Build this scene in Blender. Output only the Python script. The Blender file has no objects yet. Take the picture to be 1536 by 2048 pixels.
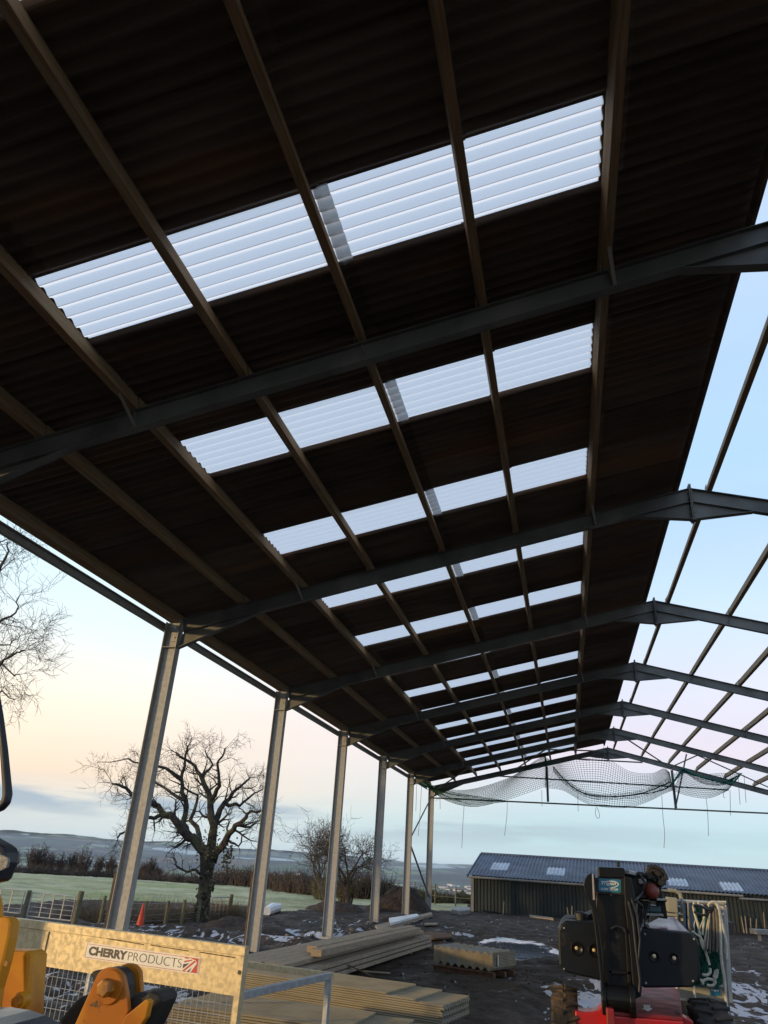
import bpy, bmesh, math, random
import numpy as np
from mathutils import Vector, Matrix, noise
random.seed(7); rng = np.random.default_rng(7)
C = bpy.context.scene.collection
SC = bpy.context.scene
# ------------------------------------------------------------------ camera
F = 1448.423; CAM = np.array([7.131, -6.194, 2.149]); YAW, PIT, ROL = np.radians([-14.435, 25.744, 3.727])
cy, sy, cp, sp, cr, sr = math.cos(YAW), math.sin(YAW), math.cos(PIT), math.sin(PIT), math.cos(ROL), math.sin(ROL)
FW = np.array([sy*cp, cy*cp, sp]); _r = np.array([cy, -sy, 0]); _u = np.cross(_r, FW)
RT = cr*_r+sr*_u; UP = -sr*_r+cr*_u
cam = bpy.data.cameras.new('camera'); co = bpy.data.objects.new('camera', cam); C.objects.link(co)
cam.sensor_fit = 'HORIZONTAL'; cam.sensor_width = 36; cam.lens = F/1536*36; cam.clip_start = 0.05; cam.clip_end = 30000
M = Matrix.Identity(4)
for i in range(3): M[i][0], M[i][1], M[i][2], M[i][3] = RT[i], UP[i], -FW[i], CAM[i]
co.matrix_world = M; SC.camera = co
# ------------------------------------------------------------------ light
SUN_EL = math.radians(5.0); SUN_AZ = math.radians(-127)          # azimuth from +Y towards +X
sd = Vector((math.sin(SUN_AZ)*math.cos(SUN_EL), math.cos(SUN_AZ)*math.cos(SUN_EL), math.sin(SUN_EL)))
sl = bpy.data.lights.new('sun', 'SUN'); so = bpy.data.objects.new('sun', sl); C.objects.link(so)
sl.energy = 2.0; sl.angle = math.radians(2.5); sl.color = (1.0, 0.68, 0.30)
so.rotation_euler = (-sd).to_track_quat('-Z', 'Y').to_euler(); so.location = (0, -30, 30)
SC.view_settings.view_transform = 'Standard'; SC.view_settings.look = 'None'; SC.view_settings.gamma = 1
SC.view_settings.exposure = 0.35
SC.render.engine = 'CYCLES'; SC.cycles.max_bounces = 8; SC.cycles.volume_bounces = 0; SC.cycles.volume_step_rate = 10
world = bpy.data.worlds.new('World'); SC.world = world; world.use_nodes = True
def build_world():
    nt = world.node_tree; N = nt.nodes; L = nt.links; N.clear()
    out = N.new('ShaderNodeOutputWorld'); bg = N.new('ShaderNodeBackground'); L.new(bg.outputs[0], out.inputs[0])
    sky = N.new('ShaderNodeTexSky'); sky.sky_type = 'NISHITA'; sky.sun_disc = False
    sky.sun_elevation = SUN_EL; sky.sun_rotation = SUN_AZ; sky.air_density = 1.0; sky.dust_density = 0.6; sky.ozone_density = 1.0
    tc = N.new('ShaderNodeTexCoord'); sep = N.new('ShaderNodeSeparateXYZ'); L.new(tc.outputs['Generated'], sep.inputs[0])
    # thin high haze veil: belt of colour by elevation
    ramp = N.new('ShaderNodeValToRGB'); r = ramp.color_ramp; L.new(sep.outputs['Z'], ramp.inputs[0])
    stops = [(0.0, (.50, .64, .72)), (.045, (.44, .64, .71)), (.085, (.54, .66, .75)), (.14, (.72, .66, .76)), (.21, (.72, .74, .88)), (.32, (.58, .75, .92)), (.48, (.44, .66, .92)), (.75, (.50, .63, .86)), (1.0, (.54, .64, .86))]
    while len(r.elements) < len(stops): r.elements.new(.5)
    for e, (p, c) in zip(r.elements, stops): e.position = p; e.color = (*c, 1)
    ramp2 = N.new('ShaderNodeValToRGB'); r = ramp2.color_ramp; L.new(sep.outputs['Z'], ramp2.inputs[0])
    stops = [(0.0, (.55, .64, .68)), (.04, (.66, .68, .66)), (.075, (.95, .74, .56)), (.16, (1.0, .89, .72)), (.26, (.78, .91, .95)), (.40, (.58, .80, .92)), (.6, (.48, .66, .90)), (1.0, (.54, .64, .86))]
    while len(r.elements) < len(stops): r.elements.new(.5)
    for e, (p, c) in zip(r.elements, stops): e.position = p; e.color = (*c, 1)
    # how far to the left (towards the sun's side)
    dot = N.new('ShaderNodeVectorMath'); dot.operation = 'DOT_PRODUCT'; L.new(tc.outputs['Generated'], dot.inputs[0]); dot.inputs[1].default_value = (-.985, .17, 0)
    mr = N.new('ShaderNodeMapRange'); mr.interpolation_type = 'SMOOTHSTEP'; L.new(dot.outputs['Value'], mr.inputs[0]); mr.inputs[1].default_value = .10; mr.inputs[2].default_value = .85
    mix = N.new('ShaderNodeMixRGB'); L.new(mr.outputs[0], mix.inputs[0]); L.new(ramp.outputs[0], mix.inputs[1]); L.new(ramp2.outputs[0], mix.inputs[2])
    # cloud bank low over the hills
    mp = N.new('ShaderNodeMapping'); mp.inputs['Scale'].default_value = (1.6, 1.6, 15); L.new(tc.outputs['Generated'], mp.inputs[0])
    nz = N.new('ShaderNodeTexNoise'); nz.inputs['Scale'].default_value = 3.0; nz.inputs['Detail'].default_value = 8; L.new(mp.outputs[0], nz.inputs[0])
    band = N.new('ShaderNodeValToRGB'); b = band.color_ramp
    bs = [(0, 0), (.018, .0), (.030, .55), (.040, .95), (.052, .95), (.058, .15), (.09, .0), (1, 0)]
    while len(b.elements) < len(bs): b.elements.new(.5)
    for e, (p, c) in zip(b.elements, bs): e.position = p; e.color = (c, c, c, 1)
    L.new(sep.outputs['Z'], band.inputs[0])
    th = N.new('ShaderNodeMapRange'); L.new(nz.outputs[0], th.inputs[0]); th.inputs[1].default_value = .40; th.inputs[2].default_value = .54
    mm = N.new('ShaderNodeMath'); mm.operation = 'MULTIPLY'; L.new(th.outputs[0], mm.inputs[0]); L.new(band.outputs[0], mm.inputs[1])
    m3 = N.new('ShaderNodeMath'); m3.operation = 'MULTIPLY'; L.new(mm.outputs[0], m3.inputs[0])
    mr2 = N.new('ShaderNodeMapRange'); L.new(dot.outputs['Value'], mr2.inputs[0]); mr2.inputs[1].default_value = -.1; mr2.inputs[2].default_value = .5; mr2.inputs[3].default_value = .15; mr2.inputs[4].default_value = 1.0
    L.new(mr2.outputs[0], m3.inputs[1])
    cl = N.new('ShaderNodeMixRGB'); L.new(m3.outputs[0], cl.inputs[0]); L.new(mix.outputs[0], cl.inputs[1]); cl.inputs[2].default_value = (.36, .45, .54, 1)
    # soft wisps
    n2 = N.new('ShaderNodeTexNoise'); n2.inputs['Scale'].default_value = 1.3; n2.inputs['Detail'].default_value = 4
    mp2 = N.new('ShaderNodeMapping'); mp2.inputs['Scale'].default_value = (1, 1, 5); L.new(tc.outputs['Generated'], mp2.inputs[0]); L.new(mp2.outputs[0], n2.inputs[0])
    m4 = N.new('ShaderNodeMapRange'); L.new(n2.outputs[0], m4.inputs[0]); m4.inputs[1].default_value = .35; m4.inputs[2].default_value = .75; m4.inputs[3].default_value = .94; m4.inputs[4].default_value = 1.08
    mul = N.new('ShaderNodeVectorMath'); mul.operation = 'SCALE'; L.new(cl.outputs[0], mul.inputs[0]); L.new(m4.outputs[0], mul.inputs[3])
    sk = N.new('ShaderNodeVectorMath'); sk.operation = 'SCALE'; L.new(sky.outputs[0], sk.inputs[0]); sk.inputs[3].default_value = .10
    add = N.new('ShaderNodeMixRGB'); add.inputs[0].default_value = .90; L.new(sk.outputs[0], add.inputs[1]); L.new(mul.outputs[0], add.inputs[2])
    L.new(add.outputs[0], bg.inputs[0]); bg.inputs[1].default_value = 1.0
build_world()
# ------------------------------------------------------------------ helpers
def ray(px, py): return (px-768)/F*RT-(py-1024)/F*UP+FW
def at(px, py, Y=None, Z=None, X=None):
    d = ray(px, py)
    t = (Y-CAM[1])/d[1] if Y is not None else (Z-CAM[2])/d[2] if Z is not None else (X-CAM[0])/d[0]
    return Vector(CAM+t*d)
def mat(name, col, col2=None, rough=.8, metal=0., scale=4., detail=6., bump=0., bscale=None, stretch=(1, 1, 1), lo=.35, hi=.65, col3=None, spec=.5, coat=0., chips=None):
    m = bpy.data.materials.new(name); m.use_nodes = True; nt = m.node_tree; N = nt.nodes; L = nt.links
    b = N['Principled BSDF']; b.inputs['Roughness'].default_value = rough; b.inputs['Metallic'].default_value = metal
    b.inputs['Specular IOR Level'].default_value = spec; b.inputs['Coat Weight'].default_value = coat
    tc = N.new('ShaderNodeTexCoord'); mp = N.new('ShaderNodeMapping'); mp.inputs['Scale'].default_value = stretch; L.new(tc.outputs['Object'], mp.inputs[0])
    nz = N.new('ShaderNodeTexNoise'); nz.inputs['Scale'].default_value = scale; nz.inputs['Detail'].default_value = detail; L.new(mp.outputs[0], nz.inputs[0])
    rp = N.new('ShaderNodeValToRGB'); rp.color_ramp.elements[0].position = lo; rp.color_ramp.elements[1].position = hi
    c2 = col2 or tuple(c*.75 for c in col)
    rp.color_ramp.elements[0].color = (*col, 1); rp.color_ramp.elements[1].color = (*c2, 1)
    L.new(nz.outputs[0], rp.inputs[0]); last = rp.outputs[0]
    if col3:
        n3 = N.new('ShaderNodeTexNoise'); n3.inputs['Scale'].default_value = scale*.37; n3.inputs['Detail'].default_value = 8; L.new(mp.outputs[0], n3.inputs[0])
        r3 = N.new('ShaderNodeMapRange'); L.new(n3.outputs[0], r3.inputs[0]); r3.inputs[1].default_value = .52; r3.inputs[2].default_value = .62
        mx = N.new('ShaderNodeMixRGB'); L.new(r3.outputs[0], mx.inputs[0]); L.new(last, mx.inputs[1]); mx.inputs[2].default_value = (*col3, 1); last = mx.outputs[0]
    if chips:
        cs, ct, cc = chips
        n4 = N.new('ShaderNodeTexNoise'); n4.inputs['Scale'].default_value = cs; n4.inputs['Detail'].default_value = 12; n4.inputs['Roughness'].default_value = .7; L.new(tc.outputs['Object'], n4.inputs[0])
        r5 = N.new('ShaderNodeMapRange'); L.new(n4.outputs[0], r5.inputs[0]); r5.inputs[1].default_value = ct; r5.inputs[2].default_value = ct+.03
        m5 = N.new('ShaderNodeMixRGB'); L.new(r5.outputs[0], m5.inputs[0]); L.new(last, m5.inputs[1]); m5.inputs[2].default_value = (*cc, 1); last = m5.outputs[0]
    L.new(last, b.inputs['Base Color'])
    rr = N.new('ShaderNodeMapRange'); L.new(nz.outputs[0], rr.inputs[0]); rr.inputs[1].default_value = .3; rr.inputs[2].default_value = .7
    rr.inputs[3].default_value = max(0, rough-.08); rr.inputs[4].default_value = min(1, rough+.1); L.new(rr.outputs[0], b.inputs['Roughness'])
    if bump:
        nb = N.new('ShaderNodeTexNoise'); nb.inputs['Scale'].default_value = bscale or scale*3; nb.inputs['Detail'].default_value = 8; L.new(mp.outputs[0], nb.inputs[0])
        bp = N.new('ShaderNodeBump'); bp.inputs['Strength'].default_value = 1; bp.inputs['Distance'].default_value = bump; L.new(nb.outputs[0], bp.inputs['Height']); L.new(bp.outputs[0], b.inputs['Normal'])
    return m
class MB:
    def __init__(s): s.v = []; s.f = []
    def add(s, V, Fs):
        n = len(s.v); s.v += [tuple(v) for v in V]; s.f += [tuple(i+n for i in f) for f in Fs]; return s
    def box(s, c, d, R=None):
        V = []
        for x in (-.5, .5):
            for y in (-.5, .5):
                for z in (-.5, .5):
                    v = Vector((x*d[0], y*d[1], z*d[2])); v = (R@v if R else v)+Vector(c); V.append(v)
        return s.add(V, [(0, 1, 3, 2), (4, 6, 7, 5), (0, 4, 5, 1), (2, 3, 7, 6), (0, 2, 6, 4), (1, 5, 7, 3)])
    def bar(s, a, b, w, h, up=(0, 0, 1), taper=None):           # box from a to b; w sideways, h along up
        a, b = Vector(a), Vector(b); d = (b-a).normalized(); up = Vector(up)
        sd_ = d.cross(up)
        if sd_.length < 1e-4: sd_ = d.cross(Vector((0, 1, 0)))
        sd_.normalize(); u = sd_.cross(d).normalized(); V = []
        for p, hh in ((a, h), (b, taper if taper is not None else h)):
            for i, j in ((-1, -1), (1, -1), (1, 1), (-1, 1)): V.append(p+sd_*(i*w/2)+u*(j*hh/2))
        return s.add(V, [(3, 2, 1, 0), (4, 5, 6, 7), (0, 1, 5, 4), (1, 2, 6, 5), (2, 3, 7, 6), (3, 0, 4, 7)])
    def tube(s, pts, r, n=8, cap=True):
        pts = [Vector(p) for p in pts]; rs = r if isinstance(r, (list, tuple)) else [r]*len(pts); V = []; Fs = []
        prev = None
        for i, p in enumerate(pts):
            d = (pts[min(i+1, len(pts)-1)]-pts[max(i-1, 0)])
            if d.length < 1e-9: d = Vector((0, 0, 1))
            d.normalize()
            if prev is None:
                a = d.cross(Vector((0, 0, 1)) if abs(d.z) < .9 else Vector((1, 0, 0))).normalized()
            else:
                a = (prev-d*prev.dot(d))
                a = a.normalized() if a.length > 1e-6 else d.orthogonal().normalized()
            prev = a; b = d.cross(a)
            for k in range(n):
                t = 2*math.pi*k/n; V.append(p+(a*math.cos(t)+b*math.sin(t))*rs[i])
        for i in range(len(pts)-1):
            for k in range(n):
                k2 = (k+1) % n; Fs.append((i*n+k, i*n+k2, (i+1)*n+k2, (i+1)*n+k))
        if cap and n > 2: Fs += [tuple(range(n-1, -1, -1)), tuple((len(pts)-1)*n+k for k in range(n))]
        return s.add(V, Fs)
    def prism(s, pts, off):                                      # polygon pts (3D) extruded by vector off
        pts = [Vector(p) for p in pts]; off = Vector(off); n = len(pts)
        nrm = Vector((0, 0, 0))
        for i in range(n): nrm += pts[i].cross(pts[(i+1) % n])
        if nrm.dot(off) > 0: pts = pts[::-1]
        V = pts+[p+off for p in pts]
        Fs = [tuple(range(n)), tuple(range(2*n-1, n-1, -1))]+[(i, i+n, (i+1) % n+n, (i+1) % n) for i in range(n)]
        return s.add(V, Fs)
    def lathe(s, o, axis, prof, n=32):                           # prof: (along axis, radius)
        o = Vector(o); ax = Vector(axis).normalized(); a = ax.orthogonal().normalized(); b = ax.cross(a); V = []; Fs = []
        for t, r in prof:
            for k in range(n):
                q = 2*math.pi*k/n; V.append(o+ax*t+(a*math.cos(q)+b*math.sin(q))*r)
        for i in range(len(prof)-1):
            for k in range(n): k2 = (k+1) % n; Fs.append((i*n+k, i*n+k2, (i+1)*n+k2, (i+1)*n+k))
        Fs += [tuple(range(n-1, -1, -1)), tuple((len(prof)-1)*n+k for k in range(n))]
        return s.add(V, Fs)
    def build(s, name, m, parent=None, bevel=0, smooth=False, fix=True):
        me = bpy.data.meshes.new(name); me.from_pydata(s.v, [], s.f)
        if fix and len(s.v) < 60000:
            bm = bmesh.new(); bm.from_mesh(me); bmesh.ops.recalc_face_normals(bm, faces=bm.faces); bm.to_mesh(me); bm.free()
        me.materials.append(m); o = bpy.data.objects.new(name, me); C.objects.link(o)
        if parent: o.parent = parent; o.matrix_parent_inverse = parent_inv(parent)
        if smooth: me.polygons.foreach_set('use_smooth', [True]*len(me.polygons)); 
        if bevel:
            b = o.modifiers.new('bevel', 'BEVEL'); b.width = bevel; b.segments = 2; b.limit_method = 'ANGLE'; b.angle_limit = math.radians(40)
        return o
def parent_inv(p):
    mt = Matrix.Translation(p.location) if p.parent is None else Matrix.Identity(4)
    return mt.inverted()
def tag(o, label=None, cat=None, group=None, kind=None):
    if label: o['label'] = label
    if cat: o['category'] = cat
    if group: o['group'] = group
    if kind: o['kind'] = kind
    return o
def thing(name, loc, label, cat, group=None):
    o = bpy.data.objects.new(name, None); o.empty_display_size = .2; C.objects.link(o); o.location = loc
    return tag(o, label, cat, group)
def disc_poly(c, u, v, r, n=24, a0=0, a1=2*math.pi):
    c, u, v = Vector(c), Vector(u).normalized(), Vector(v).normalized()
    return [c+(u*math.cos(a0+(a1-a0)*k/n)+v*math.sin(a0+(a1-a0)*k/n))*r for k in range(n if a1-a0 > 6 else n+1)]
# ------------------------------------------------------------------ materials
m_galv = mat('galvanised_steel', (.40, .39, .37), (.32, .315, .30), rough=.6, metal=.2, scale=14, bump=.0008, bscale=60, lo=.3, hi=.7)
m_steel = mat('dark_grey_steel', (.155, .158, .150), (.105, .108, .104), rough=.6, metal=.1, scale=2.2, bump=.0008, col3=(.19, .19, .18))
m_plate = mat('galvanised_spangle', (.60, .49, .30), (.49, .40, .245), rough=.5, metal=.2, scale=24, detail=3, lo=.42, hi=.58, bump=.0005)  # gold of the low sun put into the galvanised base colour
m_rail = mat('galvanised_tube', (.40, .42, .44), (.31, .33, .36), rough=.5, metal=.3, scale=14, lo=.4, hi=.6)
m_purlin = mat('treated_timber', (.34, .205, .10), (.22, .14, .075), rough=.85, scale=5, stretch=(9, .5, 9), bump=.002, col3=(.30, .23, .13))
m_timber = mat('weathered_timber', (.35, .275, .19), (.24, .185, .13), rough=.85, scale=5, stretch=(6, 1, 6), bump=.002, col3=(.25, .22, .17))
m_oldwood = mat('brown_board', (.13, .085, .055), (.08, .055, .04), rough=.9, scale=6, bump=.003)
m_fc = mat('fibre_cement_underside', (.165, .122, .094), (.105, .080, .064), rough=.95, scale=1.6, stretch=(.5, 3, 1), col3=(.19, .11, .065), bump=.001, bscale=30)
m_fcnew = mat('fibre_cement_sheet', (.29, .25, .175), (.235, .20, .14), rough=.85, scale=2.5, bump=.001, bscale=25, col3=(.27, .245, .19))
m_fcgrey = mat('grey_fibre_cement', (.31, .26, .175), (.235, .20, .145), rough=.85, scale=4, bump=.001, col3=(.24, .235, .22))  # grey sheets, with the gold of their sunlit edges blended into the colour
m_bark = mat('dark_bark', (.045, .035, .028), (.025, .02, .017), rough=.95, scale=7, bump=.02, col3=(.07, .07, .035))
m_bark2 = mat('grey_bark', (.085, .072, .06), (.05, .042, .036), rough=.95, scale=7, bump=.01)
m_twig = mat('brown_twigs', (.07, .052, .042), (.045, .034, .03), rough=.95, scale=3)
m_hedge = mat('russet_hedge_twigs', (.085, .058, .045), (.05, .038, .03), rough=.95, scale=.6)
m_olive = mat('olive_twigs', (.12, .11, .055), (.07, .062, .035), rough=.95, scale=2)
m_post = mat('mossy_post', (.16, .135, .085), (.10, .09, .055), rough=.95, scale=9, bump=.006, col3=(.15, .15, .07))
m_gate = mat('field_gate_steel', (.34, .35, .35), (.25, .26, .27), rough=.5, metal=.4, scale=8)
m_cone = mat('orange_cone', (.62, .06, .02), (.45, .05, .02), rough=.6, scale=8)
m_white = mat('white_wrap', (.75, .78, .82), (.60, .64, .68), rough=.4, scale=4, bump=.01)
m_orange = mat('orange_yellow_paint', (.64, .28, .008), (.55, .225, .008), rough=.5, scale=6, bump=.0006, col3=(.42, .13, .006), coat=.08, spec=.3, chips=(7, .585, (.10, .06, .035)))
m_bolt = mat('painted_bolt', (.50, .20, .015), (.25, .10, .02), rough=.5, scale=30)
m_blackrub = mat('black_plastic', (.014, .016, .022), (.009, .011, .016), rough=.45, scale=8)
m_blackmet = mat('black_paint', (.007, .0073, .008), (.0045, .005, .006), rough=.4, spec=.25, scale=5, chips=(6, .60, (.05, .036, .024)), col3=(.014, .011, .008), bump=.0006)
m_grime = mat('greasy_black_steel', (.014, .012, .010), (.024, .018, .013), rough=.6, scale=12, bump=.0015)
m_bonnet = mat('dark_bonnet', (.03, .036, .055), (.022, .027, .042), rough=.3, scale=3)
m_pod = mat('dark_grey_cover', (.007, .011, .018), (.006, .009, .014), rough=.45, scale=3, spec=.28, chips=(3.5, .62, (.03, .026, .022)))
m_red = mat('red_paint', (.55, .012, .012), (.42, .012, .012), rough=.35, scale=5, col3=(.34, .014, .014), coat=.2, chips=(5, .61, (.07, .04, .03)))
m_reddull = mat('dull_red_paint', (.26, .014, .014), (.17, .014, .014), rough=.5, scale=6, chips=(6, .58, (.08, .04, .03)))
m_tyre = mat('tyre_rubber', (.018, .018, .019), (.04, .033, .028), rough=.85, scale=8, bump=.004)
m_mudtyre = mat('muddy_tyre', (.11, .072, .042), (.022, .019, .017), rough=.95, scale=6, bump=.01, lo=.4, hi=.6)
m_lampglass = mat('warm_lamp_lens', (.70, .52, .26), (.80, .72, .52), rough=.2, scale=40)
m_hub = mat('red_dome', (.26, .045, .022), (.17, .034, .02), rough=.4, scale=8)
m_teal = mat('teal_decal', (.015, .19, .30), (.012, .16, .27), rough=.4, scale=3)
m_decalwhite = mat('decal_white', (.82, .80, .74), (.76, .74, .68), rough=.45, scale=3)
m_decalink = mat('decal_ink', (.028, .018, .03), (.02, .014, .024), rough=.5, scale=3)
m_decalred = mat('decal_red', (.55, .02, .02), (.5, .02, .02), rough=.5, scale=3)
m_decalblue = mat('decal_blue', (.012, .02, .10), (.01, .016, .08), rough=.5, scale=3)
m_cream = mat('cream_panel', (.36, .34, .26), (.28, .27, .21), rough=.7, scale=5)
m_greenrope = mat('green_net_cord', (.008, .13, .085), (.006, .09, .06), rough=.8, scale=6)
m_greynet = mat('grey_net_cord', (.012, .085, .065), (.02, .05, .046), rough=.8, scale=1)
m_rope = mat('pale_rope', (.66, .64, .54), (.48, .46, .40), rough=.9, scale=30, bump=.002)
m_darkrope = mat('grey_rope', (.18, .16, .14), (.11, .10, .09), rough=.9, scale=20, bump=.002)
m_blue = mat('blue_webbing', (.012, .055, .16), (.012, .04, .11), rough=.7, scale=12)
m_shedwall = mat('dark_green_cladding', (.023, .033, .037), (.017, .026, .029), rough=.75, scale=1.2, stretch=(2, 2, .4), col3=(.030, .040, .040))
m_shedroof = mat('slate_blue_roofing', (.058, .076, .115), (.045, .060, .092), rough=.62, scale=1, col3=(.068, .085, .12))
m_trim = mat('pale_grey_trim', (.22, .22, .21), (.15, .15, .15), rough=.6, scale=4)
m_rlight = mat('pale_rooflight', (.34, .39, .46), (.27, .32, .38), rough=.45, scale=2)
m_soil = mat('heaped_soil', (.046, .030, .022), (.018, .013, .011), rough=1, scale=7, bump=.08, bscale=9)
m_stone = mat('rubble_stone', (.22, .18, .15), (.13, .11, .095), rough=.9, scale=5, bump=.01)
m_rust = mat('rusty_pallet', (.12, .055, .026), (.06, .032, .018), rough=.9, scale=10, bump=.003)
m_house = mat('white_render', (.75, .73, .70), (.65, .63, .6), rough=.9, scale=.2)
m_hroof = mat('grey_slate', (.10, .10, .11), (.14, .10, .09), rough=.9, scale=.2)
m_alu = mat('pale_metal', (.55, .55, .52), (.42, .42, .40), rough=.4, metal=.4, scale=10)
RIB_SHADE0, RIB_SHADE1 = -1.0, -.72  # cosine limits for rib shade painted into the rooflight sheets (unused)
def mat_skylight():
    m = bpy.data.materials.new('translucent_sheet'); m.use_nodes = True; nt = m.node_tree; N = nt.nodes; L = nt.links; N.clear()
    o = N.new('ShaderNodeOutputMaterial'); t = N.new('ShaderNodeBsdfTranslucent'); g = N.new('ShaderNodeBsdfGlossy'); mx = N.new('ShaderNodeMixShader')
    tc = N.new('ShaderNodeTexCoord'); w = N.new('ShaderNodeTexWave'); w.wave_type = 'BANDS'; w.bands_direction = 'Y'; w.inputs['Scale'].default_value = .3142/.0125*1.0; w.inputs['Distortion'].default_value = .3
    L.new(tc.outputs['Object'], w.inputs[0])
    nz = N.new('ShaderNodeTexNoise'); nz.inputs['Scale'].default_value = 1.5; nz.inputs['Detail'].default_value = 5; L.new(tc.outputs['Object'], nz.inputs[0])
    r = N.new('ShaderNodeMixRGB'); L.new(w.outputs[1], r.inputs[0]); r.inputs[1].default_value = (.95, .92, .90, 1); r.inputs[2].default_value = (1, .97, .94, 1)
    r2 = N.new('ShaderNodeMixRGB'); r2.blend_type = 'MULTIPLY'; r2.inputs[0].default_value = .35; L.new(r.outputs[0], r2.inputs[1]); L.new(nz.outputs[0], r2.inputs[2])
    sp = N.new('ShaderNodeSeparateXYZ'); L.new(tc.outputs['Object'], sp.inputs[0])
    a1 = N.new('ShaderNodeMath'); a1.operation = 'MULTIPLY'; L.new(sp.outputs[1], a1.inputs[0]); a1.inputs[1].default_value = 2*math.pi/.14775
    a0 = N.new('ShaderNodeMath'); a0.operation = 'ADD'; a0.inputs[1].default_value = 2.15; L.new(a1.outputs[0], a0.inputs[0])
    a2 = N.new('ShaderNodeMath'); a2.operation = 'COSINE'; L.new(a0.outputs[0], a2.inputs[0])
    a3 = N.new('ShaderNodeMapRange'); L.new(a2.outputs[0], a3.inputs[0]); a3.inputs[1].default_value = .66; a3.inputs[2].default_value = .98; a3.inputs[3].default_value = 1; a3.inputs[4].default_value = .42  # painted shade: darkens the sun-bright flank of each corrugation in the sheet colour
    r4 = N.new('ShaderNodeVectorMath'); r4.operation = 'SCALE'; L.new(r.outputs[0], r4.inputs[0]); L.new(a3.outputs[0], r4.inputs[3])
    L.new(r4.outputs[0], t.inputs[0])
    ge = N.new('ShaderNodeNewGeometry'); vs = N.new('ShaderNodeVectorMath'); vs.operation = 'SCALE'; L.new(ge.outputs['Normal'], vs.inputs[0]); vs.inputs[3].default_value = .10
    dp_ = N.new('ShaderNodeVectorMath'); dp_.operation = 'DOT_PRODUCT'; L.new(ge.outputs['Normal'], dp_.inputs[0]); dp_.inputs[1].default_value = (-.2366, 0, .9716)
    sg_ = N.new('ShaderNodeMath'); sg_.operation = 'SIGN'; L.new(dp_.outputs['Value'], sg_.inputs[0])
    v2 = N.new('ShaderNodeVectorMath'); v2.operation = 'SCALE'; v2.inputs[0].default_value = (-.2366, 0, .9716); L.new(sg_.outputs[0], v2.inputs[3])
    va = N.new('ShaderNodeVectorMath'); va.operation = 'ADD'; L.new(vs.outputs[0], va.inputs[0]); L.new(v2.outputs[0], va.inputs[1])
    vn = N.new('ShaderNodeVectorMath'); vn.operation = 'NORMALIZE'; L.new(va.outputs[0], vn.inputs[0]); L.new(vn.outputs[0], t.inputs['Normal']); g.inputs['Roughness'].default_value = .25; g.inputs[0].default_value = (.8, .8, .8, 1)
    mx.inputs[0].default_value = .06; L.new(t.outputs[0], mx.inputs[1]); L.new(g.outputs[0], mx.inputs[2]); L.new(mx.outputs[0], o.inputs[0])
    return m
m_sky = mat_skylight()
def vary_sheets(m):
    nt = m.node_tree; N = nt.nodes; L = nt.links; b = N['Principled BSDF']; src = b.inputs['Base Color'].links[0].from_socket
    tc = N.new('ShaderNodeTexCoord'); mp = N.new('ShaderNodeMapping'); mp.inputs['Scale'].default_value = (1/2.65, 1/1.034, 0); L.new(tc.outputs['Object'], mp.inputs[0])
    fl = N.new('ShaderNodeVectorMath'); fl.operation = 'FLOOR'; L.new(mp.outputs[0], fl.inputs[0]); wn = N.new('ShaderNodeTexWhiteNoise'); L.new(fl.outputs[0], wn.inputs['Vector'])
    r = N.new('ShaderNodeMapRange'); L.new(wn.outputs['Value'], r.inputs[0]); r.inputs[3].default_value = .62; r.inputs[4].default_value = 1.3
    fr = N.new('ShaderNodeVectorMath'); fr.operation = 'FRACTION'; L.new(mp.outputs[0], fr.inputs[0]); sp = N.new('ShaderNodeSeparateXYZ'); L.new(fr.outputs[0], sp.inputs[0])
    e = N.new('ShaderNodeMapRange'); L.new(sp.outputs[1], e.inputs[0]); e.inputs[1].default_value = .0; e.inputs[2].default_value = .04; e.inputs[3].default_value = .45; e.inputs[4].default_value = 1
    m1 = N.new('ShaderNodeMath'); m1.operation = 'MULTIPLY'; L.new(r.outputs[0], m1.inputs[0]); L.new(e.outputs[0], m1.inputs[1])
    v = N.new('ShaderNodeVectorMath'); v.operation = 'SCALE'; L.new(src, v.inputs[0]); L.new(m1.outputs[0], v.inputs[3]); L.new(v.outputs[0], b.inputs['Base Color'])
vary_sheets(m_fc)
def mat_lap():
    m = bpy.data.materials.new('dirty_lap'); m.use_nodes = True; N = m.node_tree.nodes; L = m.node_tree.links; N.clear()
    o = N.new('ShaderNodeOutputMaterial'); t = N.new('ShaderNodeBsdfTranslucent'); t.inputs[0].default_value = (.38, .38, .38, 1); L.new(t.outputs[0], o.inputs[0]); return m
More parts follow.
